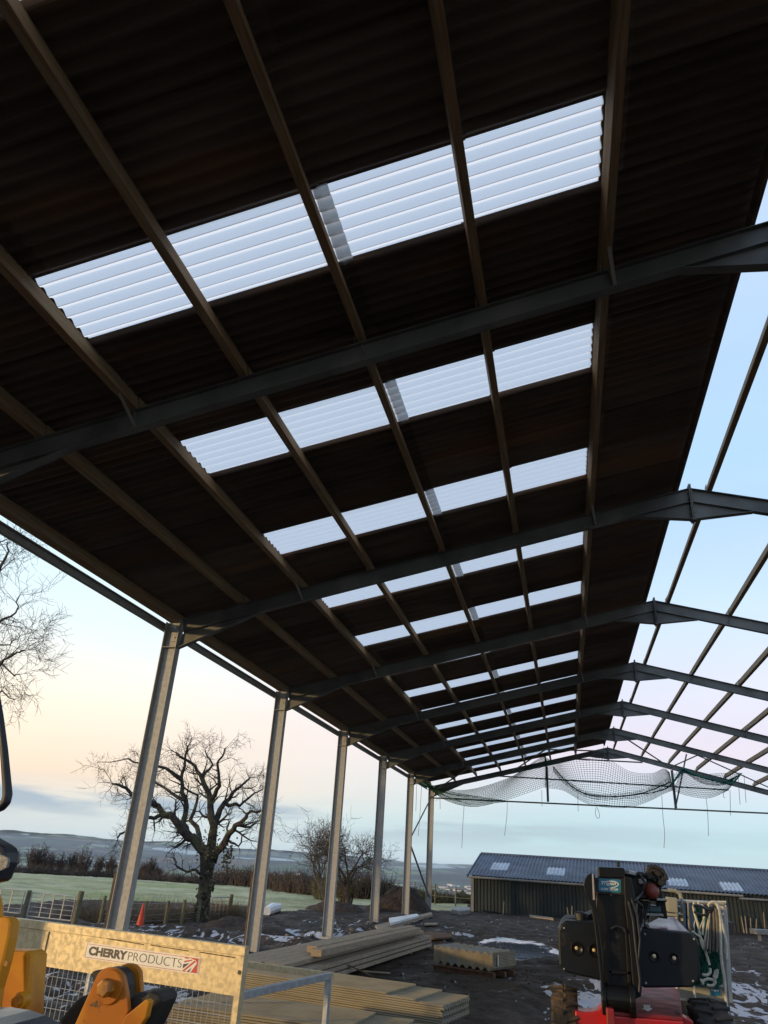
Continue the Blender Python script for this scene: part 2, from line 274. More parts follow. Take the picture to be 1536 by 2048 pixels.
# ------------------------------------------------------------------ terrain
def fbm(x, y, s, o=4, seed=0.):
    return noise.fractal(Vector((x*s+seed, y*s-seed, seed*.7)), 1.0, 2.0, o)
BP = [(-60, 1815), (0, 1812), (140, 1800), (300, 1803), (440, 1811), (520, 1815), (570, 1824), (640, 1817), (700, 1810), (770, 1812), (850, 1822), (925, 1824), (960, 1790)]
bth, brr = [], []
for q in BP:
    g = at(*q, Z=0); v = np.array(g)-CAM; bth.append(math.atan2(v[0], v[1])); brr.append(math.hypot(v[0], v[1]))
def field_r(th):
    if th > bth[-1]: return 57.0
    return float(np.interp(th, bth, brr))
def interp(r, t): return float(np.interp(r, [a for a, b in t], [b for a, b in t]))
def far_h(r, th):
    left = max(0, min(1, (-.15-th)/.45))                       # 1 to the left
    z = interp(r, [(0, 0), (60, 0), (75, -.9), (150, -7), (400, -22), (900, -42), (1800, -60), (3000, -56), (4200, -34), (5200, -8), (6000, -4), (7200, -30), (8700, 12), (9500, -40)])
    if r > 60:
        x, y = r*math.sin(th), r*math.cos(th)
        amp = interp(r, [(60, 0), (300, 2), (1200, 9), (3000, 22), (5000, 30), (9000, 40)])
        z += amp*fbm(x, y, 1/900, 5, 3.3)*.8
        z += interp(r, [(3500, 0), (5500, .8), (7200, .5), (8700, 1.7), (9500, .5)])*(8+24*left)
    return z
def puddle_pts():
    L_ = []
    for px, py, rx, ry, w in [(1180, 2000, .9, 1.5, 1.), (1200, 1975, .5, .9, .8), (1500, 1985, 1.4, 1.6, 1.0), (1470, 1940, 1., .6, .8), (1536, 2030, 1.5, 1.2, .9), (1440, 1995, .6, .8, .8), (620, 1878, 2.2, 2.0, .75), (560, 1868, 1.8, 1.0, .7), (690, 1850, 1.3, .8, .5), (925, 1870, .5, .6, .9), (330, 1868, 2, 1.2, .7), (230, 1990, 2.5, 1.2, .6), (500, 1880, 2, 1, .7), (300, 2030, 1.2, .8, .6)]:
        p = at(px, py, Z=0); L_.append((p.x, p.y, rx, ry, w))
    return L_
SNOW = puddle_pts()
WET = []
for px, py, rx, ry in [(1045, 1897, 1.1, 3.4), (1005, 1886, .8, 2.2), (1085, 1905, .9, 1.6), (600, 1873, 2.0, .8), (520, 1890, 1.2, .6), (680, 1862, 1.2, .5)]:
    p = at(px, py, Z=0); WET.append((p.x, p.y, rx, ry))
def blob(x, y, B): return max([0]+[b[4 if len(b) > 4 else 0]*math.exp(-((x-b[0])/b[2])**2-((y-b[1])/b[3])**2) if len(b) > 4 else math.exp(-((x-b[0])/b[2])**2-((y-b[1])/b[3])**2) for b in B])
def hgt(x, y):
    dx, dy = x-CAM[0], y-CAM[1]; r = math.hypot(dx, dy); th = math.atan2(dx, dy); z = far_h(r, th)
    fr = field_r(th)
    mud = max(0, min(1, (fr-r)/1.5+.5)) if r < 70 else 0
    if r < 120:
        z += (1-mud)*(.08*fbm(x, y, .12, 3, 9)+.035*fbm(x, y, 1.6, 3, 5))*(1 if r < 80 else .5)
    if mud > 0 and r < 62:
        rut = .085*math.sin((x*.25+y*.97+1.1*fbm(x, y, .25, 2, 2))*3.4)*max(0, fbm(x, y, .12, 2, 7)+.2)
        h = .07*fbm(x, y, .45, 3, 1)+.05*fbm(x, y, 1.9, 4, 4)+.03*abs(fbm(x, y, 5.5, 3, 8))+rut
        rough = .6+.9*max(0, min(1, fbm(x, y, .16, 2, 11)+.4))
        h *= rough
        dcol = min(abs(x-.0), 3)
        if 0 < dcol < 1.2 and y > 8: h += .06*(1.2-dcol)*(.5+abs(fbm(x, y, 2.2, 3, 6)))*2
        wv = blob(x, y, WET)
        if wv > .35: h = h*(1-min(1, (wv-.35)*4))-.06*min(1, (wv-.35)*4)
        z += mud*h
    return z
def build_terrain():
    rs = [1.5]
    while rs[-1] < 9500: rs.append(rs[-1]*(1.0105 if rs[-1] < 70 else 1.02)+.004)
    ths = []; t = -math.pi
    while t < math.pi-1e-6:
        d = math.degrees(t); ths.append(t)
        t += math.radians(.14 if -46 < d < 16 else (.6 if -70 < d < 40 else 4))
    nr, nt_ = len(rs), len(ths); print('terrain', nr, nt_)
    V = np.zeros((nr*nt_, 3)); sn = np.zeros(nr*nt_); wt = np.zeros(nr*nt_); k = 0; fld = np.zeros((nr, nt_), bool)
    frs = [field_r(t) for t in ths]
    for i, r in enumerate(rs):
        for j, th in enumerate(ths):
            x, y = CAM[0]+r*math.sin(th), CAM[1]+r*math.cos(th)
            V[k] = (x, y, hgt(x, y))
            if r < 45 and r < frs[j]+2: sn[k] = blob(x, y, SNOW); wt[k] = blob(x, y, WET)
            fld[i, j] = r > frs[j]+.5*fbm(x, y, .8, 3, 20)
            k += 1
    def faces(sel):
        out = []
        for i in range(nr-1):
            for j in range(nt_):
                j2 = (j+1) % nt_
                if sel(i, j): out.append((i*nt_+j, i*nt_+j2, (i+1)*nt_+j2, (i+1)*nt_+j))
        return out
    for name, sel, m in (('ground', lambda i, j: not fld[i, j] and rs[i] < 70, m_mud()), ('field', lambda i, j: fld[i, j] and rs[i] < 70, m_field()), ('hills', lambda i, j: rs[i] >= 70, m_hills())):
        fs = np.array(faces(sel)); used = np.unique(fs); mp = np.zeros(nr*nt_, int); mp[used] = np.arange(len(used))
        f2 = mp[fs][:, ::-1]; vv = V[used].tolist()
        if name == 'ground':                                  # close the disc around the viewer's feet
            n0 = [int(mp[j]) for j in range(nt_)]; 
        me = bpy.data.meshes.new(name); fl = f2.tolist()
        if name == 'ground': fl.append(n0)
        me.from_pydata(vv, [], fl); me.materials.append(m)
        a = me.attributes.new('snow', 'FLOAT', 'POINT'); a.data.foreach_set('value', sn[used].astype(np.float32))
        a = me.attributes.new('wet', 'FLOAT', 'POINT'); a.data.foreach_set('value', wt[used].astype(np.float32))
        me.polygons.foreach_set('use_smooth', [True]*len(me.polygons))
        o = bpy.data.objects.new(name, me); C.objects.link(o); tag(o, kind='structure')
        o['label'] = {'ground': 'rutted dark mud yard with ice and puddles', 'field': 'frosty green pasture beyond the yard', 'hills': 'wide valley of frosty fields with low blue hills'}[name]
def nodes(m):
    m.use_nodes = True; return m.node_tree.nodes, m.node_tree.links
def m_mud():
    m = bpy.data.materials.new('wet_mud'); N, L = nodes(m); b = N['Principled BSDF']
    geo = N.new('ShaderNodeNewGeometry')
    def nz(s, d=8, sc=(1, 1, 1), dist=0.):
        mp = N.new('ShaderNodeMapping'); mp.inputs['Scale'].default_value = sc; L.new(geo.outputs['Position'], mp.inputs[0])
        n = N.new('ShaderNodeTexNoise'); n.inputs['Scale'].default_value = s; n.inputs['Detail'].default_value = d; n.inputs['Distortion'].default_value = dist; L.new(mp.outputs[0], n.inputs[0]); return n.outputs[0]
    def rng_(v, a, b_, c=0, d=1):
        r = N.new('ShaderNodeMapRange'); L.new(v, r.inputs[0]); r.inputs[1].default_value = a; r.inputs[2].default_value = b_; r.inputs[3].default_value = c; r.inputs[4].default_value = d; return r.outputs[0]
    def mixc(f, a, b_):
        r = N.new('ShaderNodeMixRGB'); L.new(f, r.inputs[0])
        for i, v in ((1, a), (2, b_)):
            if isinstance(v, tuple): r.inputs[i].default_value = (*v, 1)
            else: L.new(v, r.inputs[i])
        return r.outputs[0]
    def math_(op, a, b_):
        r = N.new('ShaderNodeMath'); r.operation = op
        for i, v in ((0, a), (1, b_)):
            if isinstance(v, (int, float)): r.inputs[i].default_value = v
            else: L.new(v, r.inputs[i])
        return r.outputs[0]
    b.inputs['Specular IOR Level'].default_value = .15
    c = mixc(rng_(nz(.9), .35, .65), (.026, .0175, .0125), (.046, .031, .0215))
    c = mixc(rng_(nz(9, 6), .5, .72), c, (.060, .045, .035))
    c = mixc(rng_(nz(28, 3), .68, .74), c, (.11, .09, .075))
    at_s = N.new('ShaderNodeAttribute'); at_s.attribute_name = 'snow'; at_w = N.new('ShaderNodeAttribute'); at_w.attribute_name = 'wet'
    nn = nz(3.4, 10, (.9, .35, 1), 1.2)
    sm = rng_(math_('ADD', math_('MULTIPLY', at_s.outputs['Fac'], .27), math_('MULTIPLY', nn, 1.0)), .665, .70)
    flecks = rng_(nz(3.2, 10, (1, .5, 1)), .735, .76)
    sm = math_('MAXIMUM', sm, math_('MULTIPLY', flecks, .7))
    c = mixc(sm, c, (.42, .42, .47))
    wm = rng_(math_('ADD', at_w.outputs['Fac'], math_('MULTIPLY', nz(2.5), .25)), .52, .58)
    c2 = mixc(math_('MULTIPLY', wm, math_('SUBTRACT', 1.0, sm)), c, (.10, .115, .14)); L.new(c2, b.inputs['Base Color'])
    ro = rng_(nz(1.7), .35, .65, .6, .95)
    r1 = N.new('ShaderNodeMixRGB'); L.new(wm, r1.inputs[0]); L.new(ro, r1.inputs[1]); r1.inputs[2].default_value = (.06, .06, .06, 1)
    r2 = N.new('ShaderNodeMixRGB'); L.new(sm, r2.inputs[0]); L.new(r1.outputs[0], r2.inputs[1]); r2.inputs[2].default_value = (.45, .45, .45, 1)
    sp_ = N.new('ShaderNodeMapRange'); L.new(wm, sp_.inputs[0]); sp_.inputs[3].default_value = .15; sp_.inputs[4].default_value = .5; L.new(sp_.outputs[0], b.inputs['Specular IOR Level'])
    L.new(r2.outputs[0], b.inputs['Roughness'])
    bp = N.new('ShaderNodeBump'); bp.inputs['Distance'].default_value = .05; L.new(nz(7, 10), bp.inputs['Height'])
    st = math_('SUBTRACT', 1.0, math_('MULTIPLY', wm, .97)); L.new(st, bp.inputs['Strength']); L.new(bp.outputs[0], b.inputs['Normal'])
    return m
def m_field():
    m = bpy.data.materials.new('frosty_grass'); N, L = nodes(m); b = N['Principled BSDF']; b.inputs['Roughness'].default_value = .95
    geo = N.new('ShaderNodeNewGeometry')
    n1 = N.new('ShaderNodeTexNoise'); n1.inputs['Scale'].default_value = .35; n1.inputs['Detail'].default_value = 12; n1.inputs['Roughness'].default_value = .7; L.new(geo.outputs[0], n1.inputs[0])
    r = N.new('ShaderNodeValToRGB'); L.new(n1.outputs[0], r.inputs[0]); e = r.color_ramp
    st = [(.30, (.14, .14, .05)), (.45, (.26, .27, .14)), (.58, (.37, .37, .22)), (.75, (.46, .45, .31))]
    while len(e.elements) < 4: e.elements.new(.5)
    for q, (p, c) in zip(e.elements, st): q.position = p; q.color = (*c, 1)
    n2 = N.new('ShaderNodeTexNoise'); n2.inputs['Scale'].default_value = .09; n2.inputs['Detail'].default_value = 5; L.new(geo.outputs[0], n2.inputs[0])
    mr = N.new('ShaderNodeMapRange'); L.new(n2.outputs[0], mr.inputs[0]); mr.inputs[1].default_value = .55; mr.inputs[2].default_value = .68
    mx = N.new('ShaderNodeMixRGB'); L.new(mr.outputs[0], mx.inputs[0]); L.new(r.outputs[0], mx.inputs[1]); mx.inputs[2].default_value = (.22, .26, .08, 1)
    L.new(mx.outputs[0], b.inputs['Base Color'])
    n3 = N.new('ShaderNodeTexNoise'); n3.inputs['Scale'].default_value = 6; n3.inputs['Detail'].default_value = 8; L.new(geo.outputs[0], n3.inputs[0])
    bp = N.new('ShaderNodeBump'); bp.inputs['Distance'].default_value = .12; L.new(n3.outputs[0], bp.inputs['Height']); L.new(bp.outputs[0], b.inputs['Normal'])
    return m
def m_hills():
    m = bpy.data.materials.new('patchwork_farmland'); N, L = nodes(m); b = N['Principled BSDF']; b.inputs['Roughness'].default_value = 1; b.inputs['Specular IOR Level'].default_value = .1
    geo = N.new('ShaderNodeNewGeometry')
    ns = N.new('ShaderNodeTexNoise'); ns.inputs['Scale'].default_value = .004; L.new(geo.outputs[0], ns.inputs[0])
    va = N.new('ShaderNodeVectorMath'); va.operation = 'MULTIPLY_ADD'; L.new(ns.outputs[1], va.inputs[0]); va.inputs[1].default_value = (160, 160, 0); L.new(geo.outputs[0], va.inputs[2])
    mp = N.new('ShaderNodeMapping'); mp.inputs['Scale'].default_value = (.0042, .0030, 0); L.new(va.outputs[0], mp.inputs[0])
    vo = N.new('ShaderNodeTexVoronoi'); vo.inputs['Scale'].default_value = .8; L.new(mp.outputs[0], vo.inputs[0])
    ve = N.new('ShaderNodeTexVoronoi'); ve.feature = 'DISTANCE_TO_EDGE'; ve.inputs['Scale'].default_value = .8; L.new(mp.outputs[0], ve.inputs[0])
    s = N.new('ShaderNodeSeparateColor'); L.new(vo.outputs['Color'], s.inputs[0])
    r = N.new('ShaderNodeValToRGB'); r.color_ramp.interpolation = 'CONSTANT'; L.new(s.outputs[0], r.inputs[0])
    st = [(0, (.04, .07, .03)), (.2, (.10, .14, .06)), (.38, (.22, .26, .18)), (.55, (.06, .09, .035)), (.68, (.12, .09, .055)), (.8, (.42, .48, .46)), (.9, (.15, .19, .09))]
    while len(r.color_ramp.elements) < len(st): r.color_ramp.elements.new(.5)
    for q, (p, c) in zip(r.color_ramp.elements, st): q.position = p; q.color = (*c, 1)
    ed = N.new('ShaderNodeMapRange'); L.new(ve.outputs[0], ed.inputs[0]); ed.inputs[1].default_value = .02; ed.inputs[2].default_value = .05
    mx = N.new('ShaderNodeMixRGB'); L.new(ed.outputs[0], mx.inputs[0]); mx.inputs[1].default_value = (.035, .034, .025, 1); L.new(r.outputs[0], mx.inputs[2])
    nw = N.new('ShaderNodeTexNoise'); nw.inputs['Scale'].default_value = .0030; nw.inputs['Detail'].default_value = 9; L.new(geo.outputs[0], nw.inputs[0])
    mr = N.new('ShaderNodeMapRange'); L.new(nw.outputs[0], mr.inputs[0]); mr.inputs[1].default_value = .50; mr.inputs[2].default_value = .53
    m2 = N.new('ShaderNodeMixRGB'); L.new(mr.outputs[0], m2.inputs[0]); L.new(mx.outputs[0], m2.inputs[1]); m2.inputs[2].default_value = (.034, .034, .026, 1)
    L.new(m2.outputs[0], b.inputs['Base Color']); return m
build_terrain()
# ------------------------------------------------------------------ barn
HW, HE, HR, BAY = 9.523, 6.076, 8.394, 6.0
SLP = (HR-HE)/HW; AL = math.atan(SLP); ca, sa = math.cos(AL), math.sin(AL)
def rz(x): return HE+SLP*(x if x <= HW else 2*HW-x)
def nrm(x): return Vector((-sa, 0, ca)) if x <= HW else Vector((sa, 0, ca))
barn = thing('open_barn', (HW, 15, 0), 'unfinished open barn of grey steel portal frames with dark corrugated roofing on its left slope', 'barn')
def ibeam(mb, a, b, depth, width, up, tf=.012, tw=.009):
    a, b, up = Vector(a), Vector(b), Vector(up).normalized()
    mb.bar(a+up*(depth/2-tf/2), b+up*(depth/2-tf/2), width, tf, up); mb.bar(a-up*(depth/2-tf/2), b-up*(depth/2-tf/2), width, tf, up)
    mb.bar(a, b, tw, depth-2*tf, up)
FRAMES = range(-2, 7)
for k in FRAMES:
    y = k*BAY
    for side in (0, 1):
        X = 0 if side == 0 else 2*HW; sg = 1 if side == 0 else -1
        c = MB(); c.bar((X, y, -.05), (X, y, HE-.02), .17, .012, (1, 0, 0))
        c = MB()
        for dx in (-.144, .144): c.box((X+dx, y, HE/2-.03), (.014, .17, HE))
        c.box((X, y, HE/2-.03), (.274, .01, HE))
        c.box((X, y, HE+.006), (.32, .18, .012))
        c.box((X, y-.045, HE-.52), (.274, .08, .012)); c.box((X, y+.045, HE-.52), (.274, .08, .012))
        col = c.build('column', m_galv, barn, bevel=.003)
        pl = MB(); pl.box((X+.04*sg, y-.011, HE-.22), (.13, .012, .36)); pl.build('bolt_plate', m_galv, col, bevel=.003)
        b_ = MB()
        for zz in (-.12, -.32):
            b_.lathe((X+.04*sg, y-.034, HE+zz), (0, 1, 0), [(0, .018), (.018, .018)], 6)
        for i in range(4): b_.lathe((X-.10*sg, y-.02, 1.2+i*1.25), (0, 1, 0), [(0, .008), (.012, .008)], 6)
        b_.build('bolt', m_alu, col)
        f = MB(); f.box((X, y, .005), (.42, .32, .05)); f.build('base_plate', m_galv, col)
        if k in (1, 2):
            t = MB(); t.box((X-.178*sg, y-.02, .85 if k == 1 else .85), (.05, .12, 1.75 if k == 1 else 1.75)); t.build('packing_board', m_oldwood, col, bevel=.006)
        # rafter
        D = .262; r_ = MB(); n = nrm(0) if side == 0 else nrm(20)
        x0, x1 = (.152, HW-.012) if side == 0 else (2*HW-.152, HW+.012)
        a, b = Vector((x0, y, rz(x0))), Vector((x1, y, rz(x1)))
        ibeam(r_, a-n*D/2, b-n*D/2, D, .115, n)
        # haunches
        e = (b-a).normalized()
        p0 = a-n*(D+.002); p1 = a+e*1.55-n*(D+.002); p2 = Vector((x0, y, HE-.53))
        r_.prism([p0+Vector((0, -.005, 0)), p1+Vector((0, -.005, 0)), p2+Vector((0, -.005, 0))], (0, .01, 0)); r_.bar(p2, p1, .115, .012, (0, 0, 1))
        q0 = b-n*(D+.002); q1 = b-e*1.05-n*(D+.002); q2 = Vector((x1, y, q1.z-.06)); q2 = Vector((x1, y, HR-.60))
        r_.prism([q0+Vector((0, -.005, 0)), q1+Vector((0, -.005, 0)), q2+Vector((0, -.005, 0))], (0, .01, 0)); r_.bar(q1, q2, .115, .012, (0, 0, 1))
        r_.box((x1, y, HR-.29), (.016, .19, .70))
        if side == 0:
            for dz in (.02, .14, .30, .42, .55):
                for yy in (-.05, .05): r_.lathe((x1-.035, y+yy, HR-.06-dz), (1, 0, 0), [(0, .014), (.095, .014)], 6)
        for xx in (2.49, 5.16, 7.84): 
            XX = xx if side == 0 else 2*HW-xx; bb_ = Vector((XX, y, rz(XX)))-n*.13; r_.bar(bb_-n*.115+Vector((0, -.028, 0)), bb_+n*.115+Vector((0, -.028, 0)), .008, .045, (0, 1, 0))
        rf = r_.build('rafter', m_steel, barn, bevel=.002)
# timber purlins, a length per bay
PX = [-.04, 1.32, 2.49, 3.81, 5.16, 6.51, 7.84, 9.22]; PXR = [9.84, 11.22, 12.54, 13.86, 15.18, 16.5, 17.8, 18.95]
def purlin(x, k, w=.075, h=.20):
    n = nrm(x); c0 = Vector((x, k*BAY, rz(x)))+n*(h/2+.004); jx = random.uniform(-.012, .012); jx2 = random.uniform(-.012, .012)
    t = MB(); segs = 6
    for i in range(segs):
        pass
    L0 = c0+Vector((jx, .003, 0)); L1 = c0+Vector((jx2, BAY-.003, 0)); t.bar(L0, L1, w, h, n)
    o = t.build('purlin', m_purlin, barn, bevel=.004)
for x in PX[:7]:
    for k in range(-2, 6): purlin(x, k, .085 if x > .5 else .14)
for x in PXR[:6]:
    for k in range(-2, 6): purlin(x, k, .08)
for k in range(0, 7):
    for x in (2.49, 7.84, 2*HW-5.2):
        n = nrm(x); fb = MB(); a_ = Vector((x, k*BAY-.42, rz(x)))+n*.05; b_ = Vector((x, k*BAY-.02, rz(x)))-n*.24; fb.bar(a_, b_, .04, .006); fb.build('fly_brace', m_galv, barn)
cl = MB()
for k in range(0, 7):
    for x in PX[:7]+PXR[:7]:
        n = nrm(x); e = Vector((ca, 0, sa)) if x < HW else Vector((-ca, 0, sa))
        p = Vector((x, k*BAY, rz(x)))+n*.004
        cl.box(p+n*.06+Vector((-.055, -.0, 0)), (.006, .14, .12))
cl.build('purlin_cleats', m_galv, barn)
# eaves rail outside the columns
for X, sg in ((-.205, 1), (2*HW+.205, -1)):
    e = MB(); e.box((X, 12, HE-.060), (.08, 48, .006)); e.box((X-.04*sg, 12, HE-.125), (.006, 48, .124)); e.box((X, 12, HE-.190), (.08, 48, .006)); e.build('eaves_rail', m_galv, barn)
# roof sheeting
PI2 = 2*math.pi; PITCH = .14775; AMP = .026
def corr(mb, x0, x1, y0, y1, lift0=0., lift1=0., thick=.007, step=9, base=.212):
    n = nrm(0); k0 = y0/PITCH; ny = max(2, int(round((y1-y0)/PITCH*step))); e = Vector((ca, 0, sa))
    rows = []
    V = []; Fs = []
    for t in ((0, thick) if thick else (0,)):
        for xi, lf in ((x0, lift0), (x1, lift1)):
            for j in range(ny+1):
                y = y0+(y1-y0)*j/ny; h = base+AMP*math.cos(PI2*y/PITCH)+lf+t
                V.append(Vector((xi, y, rz(xi)))+n*h)
    m = ny+1
    for j in range(ny):
        Fs.append((j, m+j, m+j+1, j+1))
        if thick:
            Fs.append((2*m+j, 2*m+j+1, 3*m+j+1, 3*m+j)); Fs.append((j, j+1, 2*m+j+1, 2*m+j)); Fs.append((m+j, 3*m+j, 3*m+j+1, m+j+1))
    if thick: Fs += [(0, 2*m, 3*m, m), (m-1, 2*m-1, 4*m-1, 3*m-1)]
    mb.add(V, Fs)
SK0 = -1.93; SKP = 2.955; SKW = .945; XA, XB = 2.53, 7.78
roof = MB(); Y0, Y1 = -12.3, 35.75
rows = [(-.24, 1.12), (1.0, 2.53), (XA-.14, 3.82), (3.66, 5.25), (5.08, 6.60), (6.45, XB+.12), (XB, 9.40)]
sky_y = [SK0+SKP*i for i in range(-3, 13)]
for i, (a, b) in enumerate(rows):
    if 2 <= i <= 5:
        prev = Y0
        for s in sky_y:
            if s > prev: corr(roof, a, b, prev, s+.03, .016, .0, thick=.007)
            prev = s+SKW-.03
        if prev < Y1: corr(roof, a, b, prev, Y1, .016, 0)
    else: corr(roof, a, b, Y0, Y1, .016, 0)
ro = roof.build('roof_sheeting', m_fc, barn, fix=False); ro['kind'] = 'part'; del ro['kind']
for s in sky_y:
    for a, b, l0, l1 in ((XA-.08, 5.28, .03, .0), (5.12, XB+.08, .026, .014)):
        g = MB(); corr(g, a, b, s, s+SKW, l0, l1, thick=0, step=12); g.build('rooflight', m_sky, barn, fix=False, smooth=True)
m_lap = mat_lap()
for s in sky_y:
    g = MB(); corr(g, 5.22, 5.36, s+.005, s+SKW-.005, -.006, -.006, thick=0, step=12); g.build('lap_strip', m_lap, barn, fix=False, smooth=True)
# roof verge batten at open ridge edge
rb = MB(); n = nrm(0); rb.bar(Vector((9.36, Y0, rz(9.36)))+n*.13, Vector((9.36, Y1, rz(9.36)))+n*.13, .05, .11, n); rb.build('ridge_board', m_oldwood, barn)
# gable steel at the far end
YG = 36.0
def stl(name, a, b, r=.04, m=m_steel, sq=None):
    t = MB()
    if sq: t.bar(a, b, sq[0], sq[1], (0, 1, 0) if abs((Vector(b)-Vector(a)).normalized().y) < .9 else (0, 0, 1))
    else: t.tube([a, b], r, 8)
    return t.build(name, m, barn)
stl('tie_beam', (.15, YG, 5.47), (2*HW-.15, YG, 5.44), sq=(.07, .10))
stl('gable_post', (6.28, YG, 5.53), (6.28, YG, rz(6.28)-.30), sq=(.12, .12))
stl('gable_post', (12.66, YG, 5.50), (12.66, YG, rz(12.66)-.30), sq=(.12, .12))
stl('gable_rail', at(995, 1552, Y=35.8), at(1457, 1580, Y=35.8), sq=(.06, .10))
stl('gable_rail', at(1148, 1518, Y=35.7), at(1285, 1525, Y=35.7), sq=(.06, .09))
stl('gable_strut', at(1350, 1620, Y=35.9), at(1373, 1508, Y=35.9), sq=(.07, .07))
stl('column_brace', at(864, 1592, X=0.02), at(823, 1672, X=0.02), r=.035)
stl('column_brace', at(822, 1693, X=0.02), at(858, 1794, X=0.02), r=.045)
def onroof(x, y, d=-.16): return Vector((x, y, rz(x)))+nrm(x)*d
stl('roof_brace', onroof(9.7, 30.1), onroof(12.54, 35.9), r=.035)
stl('roof_brace', onroof(6.6, 30.1), onroof(4.4, 35.9), r=.035)
stl('roof_brace', onroof(5.9, 30.1), onroof(9.3, 35.9), r=.035)
stl('roof_brace', onroof(13.2, 30.1), onroof(12.66, 35.9), r=.03)
stl('roof_brace', onroof(.4, 35.8, -.2), onroof(3.0, 30.1, -.2), r=.035)
stl('roof_brace', onroof(12.7, 30.1), onroof(18.5, 35.9), r=.03)
# ------------------------------------------------------------------ safety net at the gable
def build_net():
    YN = 35.3
    net = thing('safety_net', (8, YN, 5), 'green and grey safety net drooping in folds under the far gable with loose cords', 'safety net')
    def crv(P, u):
        us = np.linspace(0, 1, len(P)); 
        x = np.interp(u, us, [p[0] for p in P]); y = np.interp(u, us, [p[1] for p in P]); return x, y
    def cs(k): return (800+k[0]*.479, 1250+k[1]*.479)
    def smooth(P, n=60):
        P = np.array(P, float); t = np.linspace(0, 1, len(P)); tt = np.linspace(0, 1, n); out = []
        for q in tt:
            i = min(int(q*(len(P)-1)), len(P)-2); f = q*(len(P)-1)-i
            p0, p1, p2, p3 = P[max(i-1, 0)], P[i], P[i+1], P[min(i+2, len(P)-1)]
            out.append(.5*((2*p1)+(-p0+p2)*f+(2*p0-5*p1+4*p2-p3)*f*f+(-p0+3*p1-3*p2+p3)*f**3))
        return out
    def sheet(top, bot, ybulge, nu, nv, m, name, r=.0095):
        T = smooth([cs(p) for p in top], nu); B = smooth([cs(p) for p in bot], nu); G = []
        for i in range(nu):
            row = []
            for j in range(nv):
                v = j/(nv-1); px = T[i][0]*(1-v)+B[i][0]*v; py = T[i][1]*(1-v)+B[i][1]*v
                yy = YN-ybulge*math.sin(v*math.pi*.8)*math.sin(i/(nu-1)*math.pi)-.12*math.sin(i*.21+v*3)
                row.append(at(px, py, Y=yy))
            G.append(row)
        mb = MB()
        for i in range(nu): mb.tube(G[i], r, 3, False)
        for j in range(nv): mb.tube([G[i][j] for i in range(nu)], r, 3, False)
        mb.build(name, m, net, fix=False); return G
    sheet([(85, 655), (260, 690), (450, 640), (560, 570), (605, 545)], [(130, 690), (200, 735), (310, 758), (450, 728), (612, 672)], .5, 66, 16, m_greynet, 'net_panel')
    sheet([(605, 550), (650, 575), (700, 566), (850, 558), (960, 612), (1050, 620), (1100, 600), (1125, 615)], [(605, 680), (680, 690), (760, 735), (830, 757), (950, 762), (1040, 735), (1100, 705), (1140, 690)], .9, 84, 22, m_greynet, 'net_panel')
    sheet([(640, 590), (700, 650), (790, 700), (900, 705), (1040, 680), (1180, 600)], [(640, 610), (690, 665), (790, 722), (900, 728), (1050, 706), (1180, 625)], .3, 80, 6, m_greynet, 'net_fold', .009)
    sheet([(1180, 600), (1240, 625), (1330, 620), (1425, 618)], [(1140, 690), (1200, 712), (1290, 722), (1370, 690)], .4, 46, 14, m_greynet, 'net_panel')
    sheet([(1180, 600), (1260, 630), (1350, 650), (1430, 618)], [(1180, 606), (1260, 660), (1350, 668), (1400, 640)], .2, 50, 8, m_greenrope, 'net_fold', .012)
    sheet([(85, 652), (150, 680), (230, 700), (320, 715), (450, 735)], [(130, 690), (200, 735), (310, 758), (380, 745), (450, 738)], .3, 50, 5, m_greynet, 'net_fold', .01)
    for P, r, m in (([(78, 650), (120, 675), (160, 698), (210, 722), (300, 752)], [.06, .05, .035, .02, .01], m_greenrope), ([(85, 652), (160, 690), (230, 708), (330, 716)], [.04, .04, .02, .01], m_greenrope),
                 ([(1180, 600), (1150, 645), (1115, 680), (1050, 700), (950, 712)], [.06, .05, .035, .02, .012], m_greenrope), ([(1185, 600), (1230, 625), (1330, 652), (1385, 660), (1425, 620)], [.05, .045, .04, .05, .03], m_greenrope),
                 ([(605, 545), (612, 600), (608, 640)], [.04, .03, .02], m_greenrope), ([(620, 560), (560, 590), (520, 610)], .015, m_greenrope), ([(850, 510), (846, 560)], .012, m_greenrope), ([(640, 590), (690, 650), (760, 700), (860, 716), (1000, 705), (1130, 655)], [.02, .025, .03, .03, .03, .03], m_greynet)):
        t = MB(); pts = smooth([cs(p) for p in P], 18); rr = list(np.interp(np.linspace(0, 1, 18), np.linspace(0, 1, len(r)), r)) if isinstance(r, list) else r
        t.tube([at(x, y, Y=YN-.15+.05*math.sin(i)) for i, (x, y) in enumerate(pts)], rr, 6); t.build('net_border', m, net)
    for P in ([(268, 750), (262, 840), (258, 932)], [(448, 735), (446, 800), (436, 880)], [(1093, 712), (1098, 800), (1105, 870), (1102, 932)], [(1278, 722), (1285, 790), (1288, 880)], [(1378, 690), (1380, 795)], [(1412, 640), (1420, 750)], [(1436, 625), (1445, 742)],
              [(70, 660), (66, 778)], [(90, 670), (84, 780), (76, 880)], [(150, 735), (165, 720), (168, 768)], [(592, 690), (593, 758)], [(742, 700), (744, 778)], [(820, 757), (816, 790), (826, 808), (834, 795), (824, 762)], [(1355, 690), (1350, 715), (1358, 722)]):
        t = MB(); pts = smooth([cs(p) for p in P], 10); t.tube([at(x, y, Y=YN-.25) for x, y in pts], .011, 4); t.build('loose_cord', m_darkrope, net)
build_net()
